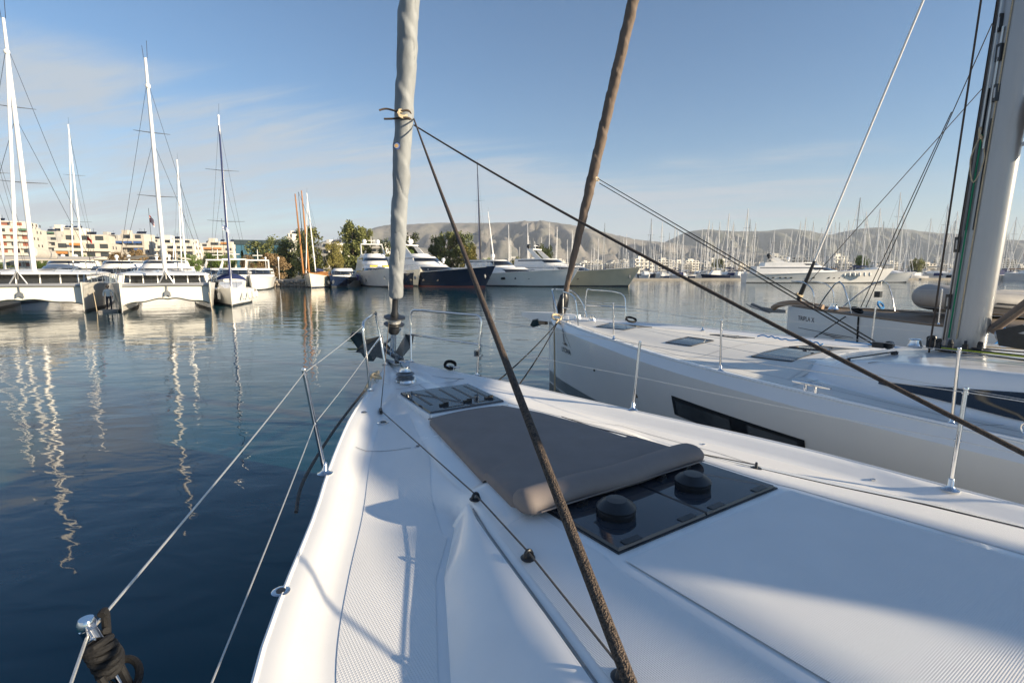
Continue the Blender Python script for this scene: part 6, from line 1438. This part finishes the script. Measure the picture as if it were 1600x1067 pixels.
# ------------------------------------------------------------------ people
def person(label, x, y, z, H_, rz, top_m, leg_m, arm=(.25,.25), stoop=.0, long_hair=False):
    s_ = H_/1.75; c = empty('person',(x,y,z),rz,label,'person')
    J = {'pel':(0,0,.95),'chest':(0,.03+stoop,1.32),'neck':(0,.02+stoop,1.47),'head':(0,.05+stoop,1.60),'headt':(0,.05+stoop,1.69),
         'hl':(-.09,0,.92),'kl':(-.11,.03,.50),'al':(-.11,0,.08),'tl':(-.12,.14,.03),'hr':(.09,0,.92),'kr':(.12,.0,.50),'ar':(.14,-.02,.08),'tr':(.15,.12,.03),
         'sl':(-.19,.02+stoop,1.40),'el':(-.27,.04+stoop,1.13),'wl':(-.24,arm[0],.92),'fl':(-.23,arm[0]+.06,.84),'sr':(.19,.02+stoop,1.40),'er':(.28,.03+stoop,1.13),'wr':(.24,arm[1],.93),'fr':(.22,arm[1]+.06,.85)}
    R_ = {'pel':(.15,.11),'chest':(.16,.11),'neck':.055,'head':.085,'headt':.06,'hl':.09,'kl':.06,'al':.045,'tl':.035,'hr':.09,'kr':.06,'ar':.045,'tr':.035,'sl':.06,'el':.045,'wl':.032,'fl':.03,'sr':.06,'er':.045,'wr':.032,'fr':.03}
    E = [('pel','chest'),('chest','neck'),('neck','head'),('head','headt'),('pel','hl'),('hl','kl'),('kl','al'),('al','tl'),('pel','hr'),('hr','kr'),('kr','ar'),('ar','tr'),('chest','sl'),('sl','el'),('el','wl'),('wl','fl'),('chest','sr'),('sr','er'),('er','wr'),('wr','fr')]
    names = list(J); me = bpy.data.meshes.new('body'); me.from_pydata([tuple(a*s_ for a in J[n]) for n in names],[(names.index(a),names.index(b)) for a,b in E],[])
    o = bpy.data.objects.new('tmp_body',me); C.objects.link(o); m = o.modifiers.new('s','SKIN'); o.modifiers.new('u','SUBSURF').levels=1
    for i,n in enumerate(names):
        r_ = R_[n]; r_ = r_ if isinstance(r_,tuple) else (r_,r_); me.skin_vertices[0].data[i].radius = (r_[0]*s_,r_[1]*s_)
    me.skin_vertices[0].data[0].use_root = True
    dg = bpy.context.evaluated_depsgraph_get(); dg.update(); bm_ = bpy.data.meshes.new_from_object(o.evaluated_get(dg)); bpy.data.objects.remove(o)
    bm_.name='body'; bm_.materials.clear()
    for q in (SKIN, top_m, leg_m, HAIR): bm_.materials.append(q)
    for f in bm_.polygons:
        z_ = f.center.z/s_; ax_ = abs(f.center.x)/s_; f.use_smooth = True
        f.material_index = 2 if z_ < .96 and ax_ < .205 else 1 if z_ < 1.47 and not (ax_ > .2 and z_ < .98) else 0
    inst('body', bm_, c)
    k = MB(); k.lathe([(.05,-.09),(.098,-.05),(.106,.02),(.09,.075),(.05,.105),(0,.112)],(0,(.03+stoop)*s_,1.635*s_),14); k.build('hair',HAIR,c,smooth=True); return c
p = at(172,486,Y=34.3)
ft = empty('pontoon',(p.x,34.3,0),.5,'small grey float between the two catamarans','float'); k = MB(); k.box(-.5,.5,-.7,.7,-.1,.14); k.build('deck',CONC,ft)
for sg in (-1,1): k = MB(); k.tube([(sg*.4,-.7,.02),(sg*.4,.7,.02)],.12,8); k.build('buoyancy_tube',RUBB,ft)
person('person in a loose white shirt and dark trousers standing on a float between the catamarans',p.x,34.3,.14,1.66,PI+.5,SHIRT,TROU,(.15,.22),.02)
for (u,Y,tm,lab,rz_) in ((151,60,SHIRT3,'person in dark clothes standing on the quay, leftmost of three',2.6),(159,61,SHIRT3,'person in a dark jacket on the quay, middle of three',3.6),(184,60,SHIRT2,'person in a blue jacket on the quay behind the second catamaran',3.0)):
    p = at(u,424,Y=Y+6); person(lab,p.x,Y+6,1.05,1.75,rz_,tm,TROU,(.2,.1))
# ------------------------------------------------------------------ flags
def flag(label, u, v, Y, w_, h_, m_, stripes=None, dip=.6):
    p = at(u,v,Y=Y); c = empty('flag',tuple(p),.2,label,'flag'); k = MB(); secs=[]
    for i in range(9): q=i/8; secs.append([(w_*q, .06*math.sin(q*7), -dip*w_*q*q-h_*j/6) for j in range(7)])
    k.loft(secs); k.mi = 0
    if stripes:
        for idx in range(len(k.f)): k.m[idx] = 1 if (idx%6)%2 else 0
    k.build('cloth',[m_,stripes] if stripes else m_,c); k = MB(); k.tube([(0,0,.5),(0,0,-2.5)],.015,4); k.build('halyard',BLK,c)
FBL = mat('flag_blue',(.03,.10,.35),.8)
flag('small blue and white striped flag beside the navy furled mast',347,352,40,.45,.36,FBL,SHIRT)
flag('small red flag hoisted left of the second catamaran mast',233,337,36,.25,.5,REDS,SHIRT,1.2)
flag('small red flag on the dark stay beside the apartment block',136,370,42,.3,.3,REDS,None,1.0)
# ------------------------------------------------------------------ air
HZ = bpy.data.materials.new('haze'); HZ.use_nodes = True; t = HZ.node_tree; t.nodes.clear()
o_ = t.nodes.new('ShaderNodeOutputMaterial'); pv = t.nodes.new('ShaderNodeVolumePrincipled'); pv.inputs['Color'].default_value=(.80,.88,1,1); pv.inputs['Density'].default_value=HAZE; pv.inputs['Anisotropy'].default_value=.0
t.links.new(pv.outputs[0], o_.inputs['Volume'])
k = MB(); k.box(-9500,9500,-2800,9300,-3,760); hz_ = k.build('haze', HZ); tag(hz_, kind='stuff')
